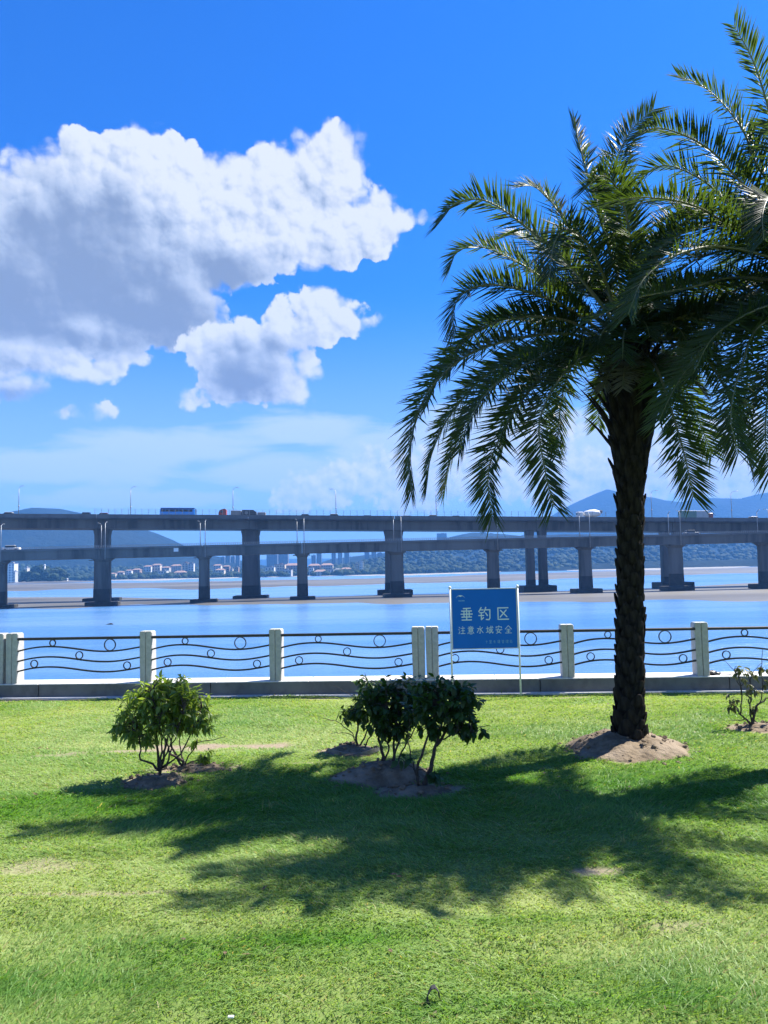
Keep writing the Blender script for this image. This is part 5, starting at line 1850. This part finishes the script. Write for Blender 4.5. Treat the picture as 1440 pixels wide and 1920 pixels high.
building(820, 838, 1000, 1020, 2650, 'blue', 'grey', 'hazy block on the ridge right of the joined piers', group=G2)
building(900, 912, 998, 1016, 2650, 'grey', 'grey', 'grey block on the ridge above the seventh pier', group=G2)
building(915, 926, 1000, 1016, 2650, 'blue', 'grey', 'small hazy block on the ridge above the seventh pier', group=G2)

# lighthouse-like tower and two white markers on the islet
D = 1000
for (x, top, bot, w, lab, nm) in ((84, 1058, 1070, 1.5, 'slim pale watch tower on top of the wooded islet', 'watch_tower'), (114, 1085, 1095, 2.2, 'white marker column at the right foot of the islet', 'marker_column'),
                                  (126.5, 1084, 1094, 1.3, 'thin white marker column right of the islet', 'marker_column')):
    a, b = at(x, bot, D), at(x, top, D)
    t = thing(nm, (a.x, a.y, a.z - 1), lab, 'tower' if 'tower' in nm else 'marker')
    mb = MB()
    mb.tube([a - Vector((0, 0, 1.5)), a, a.lerp(b, 0.8)], [w, w * 0.9, w * 0.6], 10)
    mb.build('shaft', B_MATS['white'], t, smooth=True)
    mb = MB()
    mb.tube([a.lerp(b, 0.8), a.lerp(b, 0.86), a.lerp(b, 0.93), b], [w * 0.9, w * 0.9, w * 0.6, w * 0.1], 10)
    mb.build('cap', B_MATS['white'], t)

# ------------------------------------------------------------------ bridges
LA, LB = at(0, 1031, 204), at(1440, 998, 226)
UA, UB = at(0, 963, 236), at(1440, 971, 248)


class Line:
    """a straight bridge axis: s metres along it, o metres back from its front edge"""
    def __init__(self, A, B):
        self.A, self.B = Vector(A), Vector(B)
        d = Vector((B.x - A.x, B.y - A.y, 0))
        self.L = d.length
        self.d = d.normalized()
        self.n = Vector((-self.d.y, self.d.x, 0))
        self.dz = (B.z - A.z) / self.L
        self.dd = (self.d + Vector((0, 0, self.dz))).normalized()

    def p(self, s, o=0.0, z=0.0):
        q = self.A + self.d * s + self.n * o
        q.z = self.A.z + self.dz * s + z
        return q

    def s_of(self, px, py, o=0.0):
        A = self.p(0, o)
        B = self.p(self.L, o)
        x, y = online((A.x, A.y), (B.x, B.y), px, py)
        return (Vector((x, y, 0)) - Vector((A.x, A.y, 0))).dot(self.d)

    def axes(self):
        return (self.dd, self.n, self.dd.cross(self.n))


LL, UL = Line(LA, LB), Line(UA, UB)


def rounded(c, hx, hy, ax, n=16, e=0.55):
    out = []
    for i in range(n):
        a = 2 * math.pi * i / n
        x, y = math.copysign(abs(math.cos(a)) ** e, math.cos(a)), math.copysign(abs(math.sin(a)) ** e, math.sin(a))
        out.append(c + ax[0] * (x * hx) + ax[1] * (y * hy))
    return out


def build_lower():
    t = thing('lower_bridge', LL.p(LL.L / 2, 4, -8), 'lower concrete girder bridge on flared round piers, nearer than the high bridge', 'bridge')
    ax = LL.axes()
    ps = [LL.s_of(x, 1080, 3.5) for x in (2, 193, 383, 567, 744, 925, 1098, 1268, 1436)]
    step = ps[-1] - ps[-2]
    ss = [ps[0] - 2 * 28.5, ps[0] - 28.5] + ps + [ps[-1] + step, ps[-1] + 2 * step, ps[-1] + 3 * step]
    ss = [ss[0] - 28] + ss + [ss[-1] + 28]
    hflat = (LL.d, LL.n, Vector((0, 0, 1)))
    for a, b in zip(ss[:-1], ss[1:]):
        mb = MB()
        L = b - a - 0.08
        m_ = (a + b) / 2
        # box girder, bottom narrower than top, with the deck slab and its kerb above
        rings = []
        for s in (a + 0.04, b - 0.04):
            prof = [(0.55, -0.55), (0.75, -2.85), (6.4, -2.85), (6.6, -0.55)]
            rings.append([LL.p(s, o, z) for o, z in prof])
        mb.loft(rings)
        mb.build('girder', M_CONCRETE, t)
        mb = MB()
        mb.box(LL.p(m_, 3.6, -0.42), (L, 7.2, 0.26), ax)
        mb.build('deck_slab', M_CONCRETE, t)
        mb = MB()
        mb.box(LL.p(m_, 0.14, -0.14), (L, 0.28, 0.30), ax)
        mb.build('kerb', M_PARAPET, t)
        mb = MB()
        mb.box(LL.p(m_, 7.06, -0.14), (L, 0.28, 0.30), ax)
        mb.build('kerb', M_PARAPET, t)
        # diaphragm ribs that show as faint upright lines on the girder
        rb = MB()
        q = a + 3.4
        while q < b - 1.5:
            rb.box(LL.p(q, 0.645, -1.7), (0.10, 0.06, 2.2), (LL.d, LL.n, Vector((0, 0, 1))))
            q += 3.4
        kind(rb.build('girder_joint', M_CONCRETE, t), 'stuff')
        # railing: two wires and small stanchions
        rl = MB()
        n = int(L / 0.6)
        for o in (0.14, 7.06):
            for i in range(n):
                rl.box(LL.p(a + (i + 0.5) * L / n, o, 0.28), (0.07, 0.07, 0.56), hflat)
            rl.box(LL.p(m_, o, 0.58), (L, 0.08, 0.07), ax)
        kind(rl.build('handrail', M_STEEL, t), 'stuff')
    hw = {193: 2.05, 744: 1.9, 925: 1.8, 1098: 1.9, 1268: 2.05, 1436: 2.1}
    basez = [(0, -6.2), (1440, -5.5)]
    for i, s in enumerate(ss[1:-1]):
        c = LL.p(s, 3.5)
        pxx = 720 + c.x / c.y * FPX
        w = 1.5
        for k, v in hw.items():
            if abs(k - pxx) < 60:
                w = v * 0.98
        top = LL.p(s, 0, -2.86).z
        zb = float(interp(pxx, basez)) + 0.6
        mb = MB()
        C = Vector((c.x, c.y, 0))
        H = top - zb

        def ringz(z, hx, hy):
            return rounded(C + Vector((0, 0, z)), hx, hy, hflat)
        mb.loft([ringz(zb, w * 1.04, 1.3), ringz(zb + H * 0.3, w, 1.25), ringz(zb + H * 0.78, w * 0.93, 1.2), ringz(top - 1.0, w * 0.96, 1.35), ringz(top - 0.45, w * 1.22, 2.2), ringz(top - 0.25, w * 1.28, 2.5)])
        pr = mb.build('pier', M_CONCRETE, t, smooth=False)
        mb = MB()
        mb.loft([ringz(top - 0.25, w * 1.42, 2.7), ringz(top, w * 1.42, 2.7)])
        mb.box(C + Vector((0, -1.8, top - 0.5)) + LL.d * (w * 1.3), (0.9, 0.6, 0.22), hflat)
        mb.box(C + Vector((0, -1.8, top - 0.5)) - LL.d * (w * 1.3), (0.9, 0.6, 0.22), hflat)
        mb.build('pier_cap', M_CONCRETE, pr)
        # tide mark and footing
        mb = MB()
        mb.loft([ringz(zb - 1.2, w * 1.055, 1.33), ringz(zb + H * 0.30, w * 1.012, 1.27)], caps=True)
        mb.build('tide_band', M_PIERWET, pr)
        mb = MB()
        mb.bevbox(C + Vector((0, 0, zb - 1.5)), (w * 2 + 4.0, 6.0, 3.1), 0.12, hflat)
        mb.build('footing', M_PIERWET, pr)
    # drain pipes and lamp poles at the piers
    return t, ss


low_bridge, low_ss = build_lower()
LP = [(4, 1, 'at the left picture edge'), (190, 198, 'above the second pier from the left'), (375.5, 385, 'right of the blue bus, under the red lorry'), (557, 570, 'above the slender pier left of the centre'), (738, 752, 'above the joined piers in the centre'),
      (914, 932, 'above the pier behind the blue sign'), (1087, 1105, 'left of the palm trunk, under the cement mixer'), (1254, 1275, 'under the box lorry'), (1421, 1441, 'at the right picture edge')]
for i, (xa, xb, lab) in enumerate(LP):
    if i == 0:
        xa, xb = -7, 3
    sa, sb = LL.s_of(xa, 1000, 6.9), LL.s_of(xb, 1000, 0.3)
    t = thing('lamp_pole', LL.p(sb, 0.3, 0), 'grey lamp pole pair, lower bridge, ' + lab, 'lamp pole', 'lamp poles on the lower bridge')
    for s, o, dn in ((sa, 6.9, 0.3), (sb, -0.06, 3.2)):
        mb = MB()
        q = LL.p(s, o, 0)
        mb.tube([q - Vector((0, 0, dn)), q + Vector((0, 0, 3.0)), q + Vector((0, 0, 6.5))], [0.12, 0.10, 0.08], 7)
        p_ = mb.build('pole', M_STEEL, t, smooth=True)
        mb = MB()
        k = 1 if o < 1 else -1
        mb.tube([q + Vector((0, 0, 6.4)), q + Vector((0, 0.9 * k, 6.9)), q + Vector((-0.2, 1.7 * k, 7.0))], [0.07, 0.06, 0.05], 6)
        mb.bevbox(q + Vector((-0.2, 1.9 * k, 6.98)), (0.22, 0.6, 0.12), 0.03)
        mb.build('lamp_arm', M_STEEL, p_)

# white notice on the lower girder
s = LL.s_of(330, 1031, 0.4)
mb = MB()
mb.bevbox(LL.p(s, 0.48, -0.95), (1.25, 0.09, 1.2), 0.02, LL.axes())
tag(mb.build('girder_notice', M_SIGNWHITE), 'small white square notice fixed to the lower girder left of the third pier', 'notice')


def build_upper():
    t = thing('upper_bridge', UL.p(UL.L / 2, 7, -10), 'high concrete road bridge carrying traffic behind the lower bridge', 'bridge')
    ax = UL.axes()
    hflat = (UL.d, UL.n, Vector((0, 0, 1)))
    px = [(-85, 2.3, 0), (192, 2.35, 0), (470, 2.8, 0), (738, 3.0, 0), (1001, 1.35, 1), (1252, 1.35, 1), (1490, 1.35, 1)]
    ps = [UL.s_of(x, 1000, 6.0) for x, _, _ in px]
    ss = [ps[0] - 90, ps[0] - 45] + ps + [ps[-1] + 42, ps[-1] + 84]
    for a, b in zip(ss[:-1], ss[1:]):
        L, m_ = b - a - 0.12, (a + b) / 2
        mb = MB()
        rings = []
        for s in (a + 0.06, b - 0.06):
            rings.append([UL.p(s, o, z) for o, z in ((1.9, -1.5), (2.2, -4.35), (12.8, -4.35), (13.1, -1.5))])
        mb.loft(rings)
        mb.build('girder', M_CONCRETE, t)
        mb = MB()
        mb.box(UL.p(m_, 7.5, -1.32), (L, 15.0, 0.36), ax)
        mb.build('deck_slab', M_CONCRETE, t)
        for o in (0.16, 14.84):
            mb = MB()
            mb.box(UL.p(m_, o, -0.72), (L, 0.32, 1.44), ax)
            mb.build('parapet', M_PARAPET, t)
    # wire fence stanchions on the parapet
    me = MB()
    me.box((0, 0, 0.85), (0.10, 0.10, 1.7))
    me = me.mesh('fence_stanchion', M_STEEL)
    x = 178
    while x < 1140:
        s = UL.s_of(x, 960, 0.16)
        share('fence_stanchion', me, t, UL.p(s, 0.16, 0.0))
        x += 12.6
    mb = MB()
    s0, s1 = UL.s_of(178, 960), UL.s_of(1140, 960)
    for z in (0.55, 1.1, 1.62):
        mb.box(UL.p((s0 + s1) / 2, 0.16, z), (s1 - s0, 0.025, 0.025), ax)
    mb.build('fence_wire', M_STEEL, t)
    for (x, w, twin), s in zip(px, ps):
        base = -6.0
        top = UL.p(s, 0, -4.36).z
        c = UL.p(s, 0)
        cols = [(0.0, 6.5, w, 2.2)] if not twin else [(-2.05, 4.0, w, 1.5), (2.05, 4.0, w, 1.5)]
        pr = None
        for (dx, o, hw, hy) in cols:
            mb = MB()
            C = UL.p(s + dx, o)
            C.z = 0

            def ringz(z, k=1.0):
                return rounded(C + Vector((0, 0, z)), hw * k, hy * k, hflat, 16, 0.4)
            mb.loft([ringz(base, 1.06), ringz(0, 1.0), ringz(top - 2.0, 0.96), ringz(top - 0.6, 1.06), ringz(top, 1.1)])
            pc = mb.build('pier', M_CONCRETE, t)
            mb = MB()
            mb.loft([ringz(base - 1, 1.075), ringz(base + 3.5, 1.05)])
            mb.build('tide_band', M_PIERWET, pc)
        C = UL.p(s, 6.5 if not twin else 4.0)
        C.z = 0
        mb = MB()
        zt = float(interp(720 + C.x / C.y * FPX, [(200, -4.9), (470, -6.1), (740, -5.5), (1000, -4.8), (1300, -4.6)])) if x > 0 else -5.5
        zt = float(interp(x, [(0, -5.2), (470, -5.6), (740, -4.8), (1000, -4.4), (1440, -4.2)]))
        mb.bevbox(C + Vector((0, 0, zt - 1.75)), (2 * w + 5.0 if not twin else 10.5, 9.0, 3.5), 0.15, hflat)
        mb.build('footing', M_PIERWET, t)
    return t


build_upper()

# street lamps of the high bridge
proto = None
for (x, top, arm, lab) in [(35, 905, -1, 'near the left picture edge'), (245, 905, 1, 'left of the blue bus'), (437, 905, 1, 'behind the loaded lorry'), (630, 906, -1, 'right of the loaded lorry'), (818, 912, 1, 'left of the long hanging frond'),
                            (1017, 932, 1, 'left of the cement mixer'), (1222, 925, 1, 'right of the palm trunk'), (1372, 913, 1, 'right of the box lorry')]:
    o_ = 14.6
    s = UL.s_of(x, 960, o_)
    loc = UL.p(s, o_, -0.1)
    if proto is None:
        proto = thing('street_lamp', loc, 'tall thin street lamp on the high bridge ' + lab, 'street lamp', 'street lamps on the high bridge')
        mb = MB()
        mb.tube([loc, loc + Vector((0, 0, 6)), loc + Vector((0, 0, 9.4))], [0.13, 0.10, 0.07], 7)
        mb.box(loc + Vector((0.0, 0, 3.6)), (0.3, 0.3, 0.5))
        mb.build('pole', M_STEEL, proto, smooth=True)
        mb = MB()
        mb.tube([loc + Vector((0, 0, 9.3)), loc + Vector((0.35, -0.2, 9.9)), loc + Vector((1.0, -0.6, 10.15)), loc + Vector((1.5, -0.9, 10.15))], [0.06, 0.05, 0.05, 0.05], 6)
        mb.bevbox(loc + Vector((1.75, -1.05, 10.12)), (0.7, 0.3, 0.14), 0.04)
        mb.build('lamp_head', M_STEEL, proto)
    else:
        copy_thing(proto, loc, 0 if arm > 0 else math.pi, 'tall thin street lamp on the high bridge ' + lab)


# ------------------------------------------------------------------ vehicles
def wheels(t, xs, half, r, ax, org):
    me = None
    for x in xs:
        for sgn in (-1, 1):
            c = org + ax[0] * x + ax[1] * (sgn * half) + Vector((0, 0, r))
            mb = MB()
            mb.tube([c - ax[1] * 0.14, c + ax[1] * 0.14], r, 14)
            w = mb.build('wheel', M_TYRE, t)
            mb = MB()
            mb.tube([c - ax[1] * 0.15, c + ax[1] * 0.15], r * 0.55, 10)
            mb.build('rim', M_STEEL, w)


def on_upper(px, lane=4.0):
    s = UL.s_of(px, 960, lane)
    return UL.p(s, lane, -1.14)


UAX = (UL.dd, UL.n, UL.dd.cross(UL.n))


def vehicle(name, px, lane, label, cat, group=None):
    org = on_upper(px, lane)
    return thing(name, org, label, cat, group), org


def blk(t, name, m, org, x0, x1, y0, y1, z0, z1, b=0.08):
    mb = MB()
    c = org + UAX[0] * ((x0 + x1) / 2) + UAX[1] * ((y0 + y1) / 2) + UAX[2] * ((z0 + z1) / 2)
    mb.bevbox(c, (x1 - x0, y1 - y0, z1 - z0), min(b, (x1 - x0) / 3, (y1 - y0) / 3, (z1 - z0) / 3), UAX)
    return mb.build(name, m, t)


# blue coach
P_BLUE, P_BLUE2 = paint('coach_blue', (0.06, 0.32, 0.80)), paint('coach_dark_blue', (0.02, 0.06, 0.20))
P_RED, P_GREY, P_WHITE, P_DARK, P_GREEN = paint('lorry_red', (0.34, 0.05, 0.025)), paint('load_grey', (0.24, 0.23, 0.22), 0.6), paint('vehicle_white', (0.72, 0.72, 0.70)), paint('vehicle_dark', (0.04, 0.035, 0.035)), paint('box_green', (0.14, 0.23, 0.19), 0.5)
t, o = vehicle('coach', 334, 4.0, 'blue coach driving on the high bridge', 'bus')
bd = blk(t, 'body', P_BLUE, o, -5.5, 5.5, -1.25, 1.25, 0.45, 3.1, 0.18)
blk(t, 'roof', P_BLUE2, o, -5.35, 5.3, -1.15, 1.15, 3.06, 3.5, 0.12)
for i in range(7):
    blk(t, 'window', M_GLASSDK, o, -5.2 + i * 1.42, -3.86 + i * 1.42, -1.28, 1.28, 2.25, 3.0, 0.03)
blk(t, 'windscreen', M_GLASSDK, o, 5.35, 5.54, -1.05, 1.05, 1.5, 3.0, 0.03)
blk(t, 'stripe', paint('coach_light', (0.25, 0.45, 0.7)), o, -5.3, 3.9, -1.27, 1.27, 1.45, 1.62, 0.02)
mb = MB()
mb.tube([o + UAX[0] * 5.4 + UAX[1] * -1.2 + UAX[2] * 3.0, o + UAX[0] * 5.9 + UAX[1] * -1.45 + UAX[2] * 2.9, o + UAX[0] * 5.9 + UAX[1] * -1.45 + UAX[2] * 2.4], 0.06, 6)
mb.build('mirror', P_DARK, t)
wheels(t, (-3.4, 3.6), 1.12, 0.5, UAX, o)

# red tractor, and a flat lorry with a machine between two crates
t, o = vehicle('red_lorry', 416, 4.0, 'empty flatbed lorry with red cab between the coach and the loaded lorry', 'lorry')
mb = MB()
pf = [(-0.9, 0.9), (1.45, 0.9), (1.45, 3.0), (0.9, 3.35), (-0.35, 2.95), (-0.9, 2.1)]
mb.loft([[o + UAX[0] * x + UAX[1] * -1.2 + UAX[2] * z for x, z in pf], [o + UAX[0] * x + UAX[1] * 1.2 + UAX[2] * z for x, z in pf]])
mb.build('cab', P_RED, t)
blk(t, 'windscreen', M_GLASSDK, o, -0.75, -0.2, -1.05, 1.05, 2.1, 2.72, 0.02)
blk(t, 'side_window', M_GLASSDK, o, -0.3, 0.5, -1.23, 1.23, 2.05, 2.7, 0.02)
blk(t, 'flatbed', P_GREY, o, -3.6, 4.2, -1.15, 1.15, 0.75, 1.0, 0.03)
wheels(t, (-2.6, 0.2, 3.2), 1.05, 0.5, UAX, o)

t, o = vehicle('loaded_lorry', 466, 4.0, 'long lorry carrying grey crates and a dark machine', 'lorry')
blk(t, 'trailer_bed', P_DARK, o, -5.6, 5.6, -1.2, 1.2, 0.8, 1.1, 0.03)
blk(t, 'crate', P_GREY, o, -5.5, -2.3, -1.2, 1.2, 1.1, 2.75, 0.06)
blk(t, 'crate', P_GREY, o, 2.9, 5.4, -1.1, 1.1, 1.1, 2.25, 0.06)
mb = MB()
pf = [(-2.1, 1.1), (2.7, 1.1), (2.5, 2.3), (1.6, 2.95), (-1.9, 3.0), (-2.1, 2.5)]
mb.loft([[o + UAX[0] * x + UAX[1] * -1.15 + UAX[2] * z for x, z in pf], [o + UAX[0] * x + UAX[1] * 1.15 + UAX[2] * z for x, z in pf]])
mb.build('machine', P_DARK, t)
mb = MB()
c = o + UAX[0] * -0.6 + UAX[1] * -1.2 + UAX[2] * 2.05
mb.tube([c, c + UAX[1] * 0.1], 0.55, 14)
mb.build('hatch', P_GREY, t)
wheels(t, (-4.4, -3.2, 3.2, 4.4), 1.05, 0.5, UAX, o)

# concrete mixer
t, o = vehicle('cement_mixer', 1106, 4.0, 'white cement mixer lorry left of the palm trunk', 'lorry')
mb = MB()
d0 = o + UAX[0] * -2.3 + UAX[2] * 2.3
d1 = o + UAX[0] * 3.2 + UAX[2] * 2.7
prof = [(0, 0.5), (0.12, 0.95), (0.42, 1.3), (0.65, 1.3), (0.88, 1.0), (1.0, 0.75)]
mb.tube([d0.lerp(d1, u) for u, _ in prof], [r for _, r in prof], 14)
mb.build('drum', P_WHITE, t, smooth=True)
blk(t, 'cab', P_WHITE, o, -4.4, -2.6, -1.2, 1.2, 0.8, 3.0, 0.15)
blk(t, 'windscreen', M_GLASSDK, o, -4.44, -4.0, -1.05, 1.05, 1.9, 2.75, 0.02)
blk(t, 'chassis', P_DARK, o, -4.2, 3.9, -0.9, 0.9, 0.65, 0.95, 0.03)
blk(t, 'hopper', P_GREY, o, 3.1, 3.9, -0.6, 0.6, 2.6, 3.55, 0.05)
wheels(t, (-3.4, 1.2, 2.4), 1.05, 0.5, UAX, o)

# box lorry
t, o = vehicle('box_lorry', 1303, 4.0, 'box lorry with grey green body and red brown cab', 'lorry')
blk(t, 'cargo_box', P_GREEN, o, -5.2, -0.1, -1.25, 1.25, 1.0, 3.5, 0.04)
blk(t, 'cargo_box', paint('box_grey', (0.36, 0.40, 0.42), 0.5), o, -0.1, 3.9, -1.22, 1.22, 1.0, 3.45, 0.04)
blk(t, 'roof_edge', P_WHITE, o, -5.25, 3.95, -1.28, 1.28, 3.42, 3.56, 0.02)
blk(t, 'cab', paint('cab_brown', (0.22, 0.07, 0.05)), o, 4.1, 5.5, -1.15, 1.15, 0.8, 2.85, 0.15)
blk(t, 'windscreen', M_GLASSDK, o, 5.2, 5.54, -1.0, 1.0, 1.8, 2.6, 0.02)
blk(t, 'chassis', P_DARK, o, -5.1, 5.3, -0.9, 0.9, 0.65, 0.98, 0.03)
wheels(t, (-3.8, -2.7, 4.5), 1.05, 0.5, UAX, o)


def car(px, lane, m, label, tall=1.75, length=4.5):
    t, o = vehicle('passing_car', px, lane, label, 'car', 'cars on the high bridge')
    hl = length / 2
    mb = MB()
    pf = [(-hl, 0.35), (hl, 0.35), (hl, 0.8), (hl * 0.62, 1.0), (-hl * 0.96, 1.05), (-hl, 0.8)]
    mb.loft([[o + UAX[0] * x + UAX[1] * -0.88 + UAX[2] * z for x, z in pf], [o + UAX[0] * x + UAX[1] * 0.88 + UAX[2] * z for x, z in pf]])
    mb.build('body', m, t)
    mb = MB()
    pf = [(-hl * 0.9, 1.03), (hl * 0.55, 1.0), (hl * 0.22, tall - 0.07), (-hl * 0.68, tall - 0.07)]
    mb.loft([[o + UAX[0] * x + UAX[1] * -0.8 + UAX[2] * z for x, z in pf], [o + UAX[0] * x + UAX[1] * 0.8 + UAX[2] * z for x, z in pf]])
    mb.build('cabin_glass', M_GLASSDK, t)
    blk(t, 'roof', m, o, -hl * 0.70, hl * 0.26, -0.82, 0.82, tall - 0.1, tall, 0.03)
    wheels(t, (-hl * 0.62, hl * 0.62), 0.8, 0.32, UAX, o)


for (px, lane, m, tall, lab) in [(198, 4.0, P_RED, 1.8, 'dark red car on the high bridge left of the coach'), (575, 4, P_DARK, 1.75, 'dark car on the high bridge, first right of the loaded lorry'), (629, 4, P_WHITE, 1.9, 'pale van shaped car on the high bridge, second right of the loaded lorry'),
                                 (692, 4, P_DARK, 1.5, 'dark low car above the joined piers'), (765, 7.5, P_GREY, 1.75, 'grey car half hidden by the parapet right of the joined piers'), (814, 4, P_WHITE, 1.75, 'white car left of the hanging fronds'),
                                 (857, 7.5, P_DARK, 1.8, 'dark car partly hidden behind the parapet near the hanging fronds'), (1414, 4, P_WHITE, 1.8, 'white car near the right picture edge'), (20, 4, P_WHITE, 1.9, 'white van at the left picture edge on the high bridge'), (165, 7.5, P_DARK, 2.2, 'dark van above the wooded hill left of the red car'),
                                 (1030, 7.5, P_GREY, 1.8, 'grey car left of the cement mixer')]:
    car(px, lane, m, lab, tall, 4.6)


def low_car(px, m, label):
    s = LL.s_of(px, 1010, 3.0)
    o = LL.p(s, 3.0, -0.29)
    global UAX
    keep, UAX = UAX, LL.axes()
    t = thing('passing_car', o, label, 'car', 'cars on the lower bridge')
    blk(t, 'body', m, o, -2.2, 2.2, -0.85, 0.85, 0.3, 0.95, 0.12)
    blk(t, 'cabin_glass', M_GLASSDK, o, -1.5, 1.1, -0.78, 0.78, 0.93, 1.5, 0.15)
    blk(t, 'roof', m, o, -1.35, 0.9, -0.8, 0.8, 1.46, 1.56, 0.03)
    wheels(t, (-1.4, 1.4), 0.78, 0.32, UAX, o)
    UAX = keep


low_car(22, P_WHITE, 'white car on the lower bridge near the left picture edge')
low_car(1296, P_GREY, 'grey car on the lower bridge right of the palm trunk')

# ------------------------------------------------------------------ haze
mt = bpy.data.materials.new('sea_haze')
mt.use_nodes = True
mt.node_tree.nodes.clear()
H = NT(mt.node_tree)
pv = H.node('ShaderNodeVolumePrincipled')
pv.inputs['Color'].default_value = (0.13, 0.40, 0.97, 1)
pv.inputs['Density'].default_value = 0.00023
pv.inputs['Anisotropy'].default_value = 0.0
ho = H.node('ShaderNodeOutputMaterial')
H.put(ho.inputs['Volume'], pv.outputs[0])
mb = MB()
mb.box((0, 3350, 205), (14000, 7000, 428))
hz = mb.build('haze', mt)
kind(hz, 'stuff', 'thin bluish sea haze filling the air over the bay')
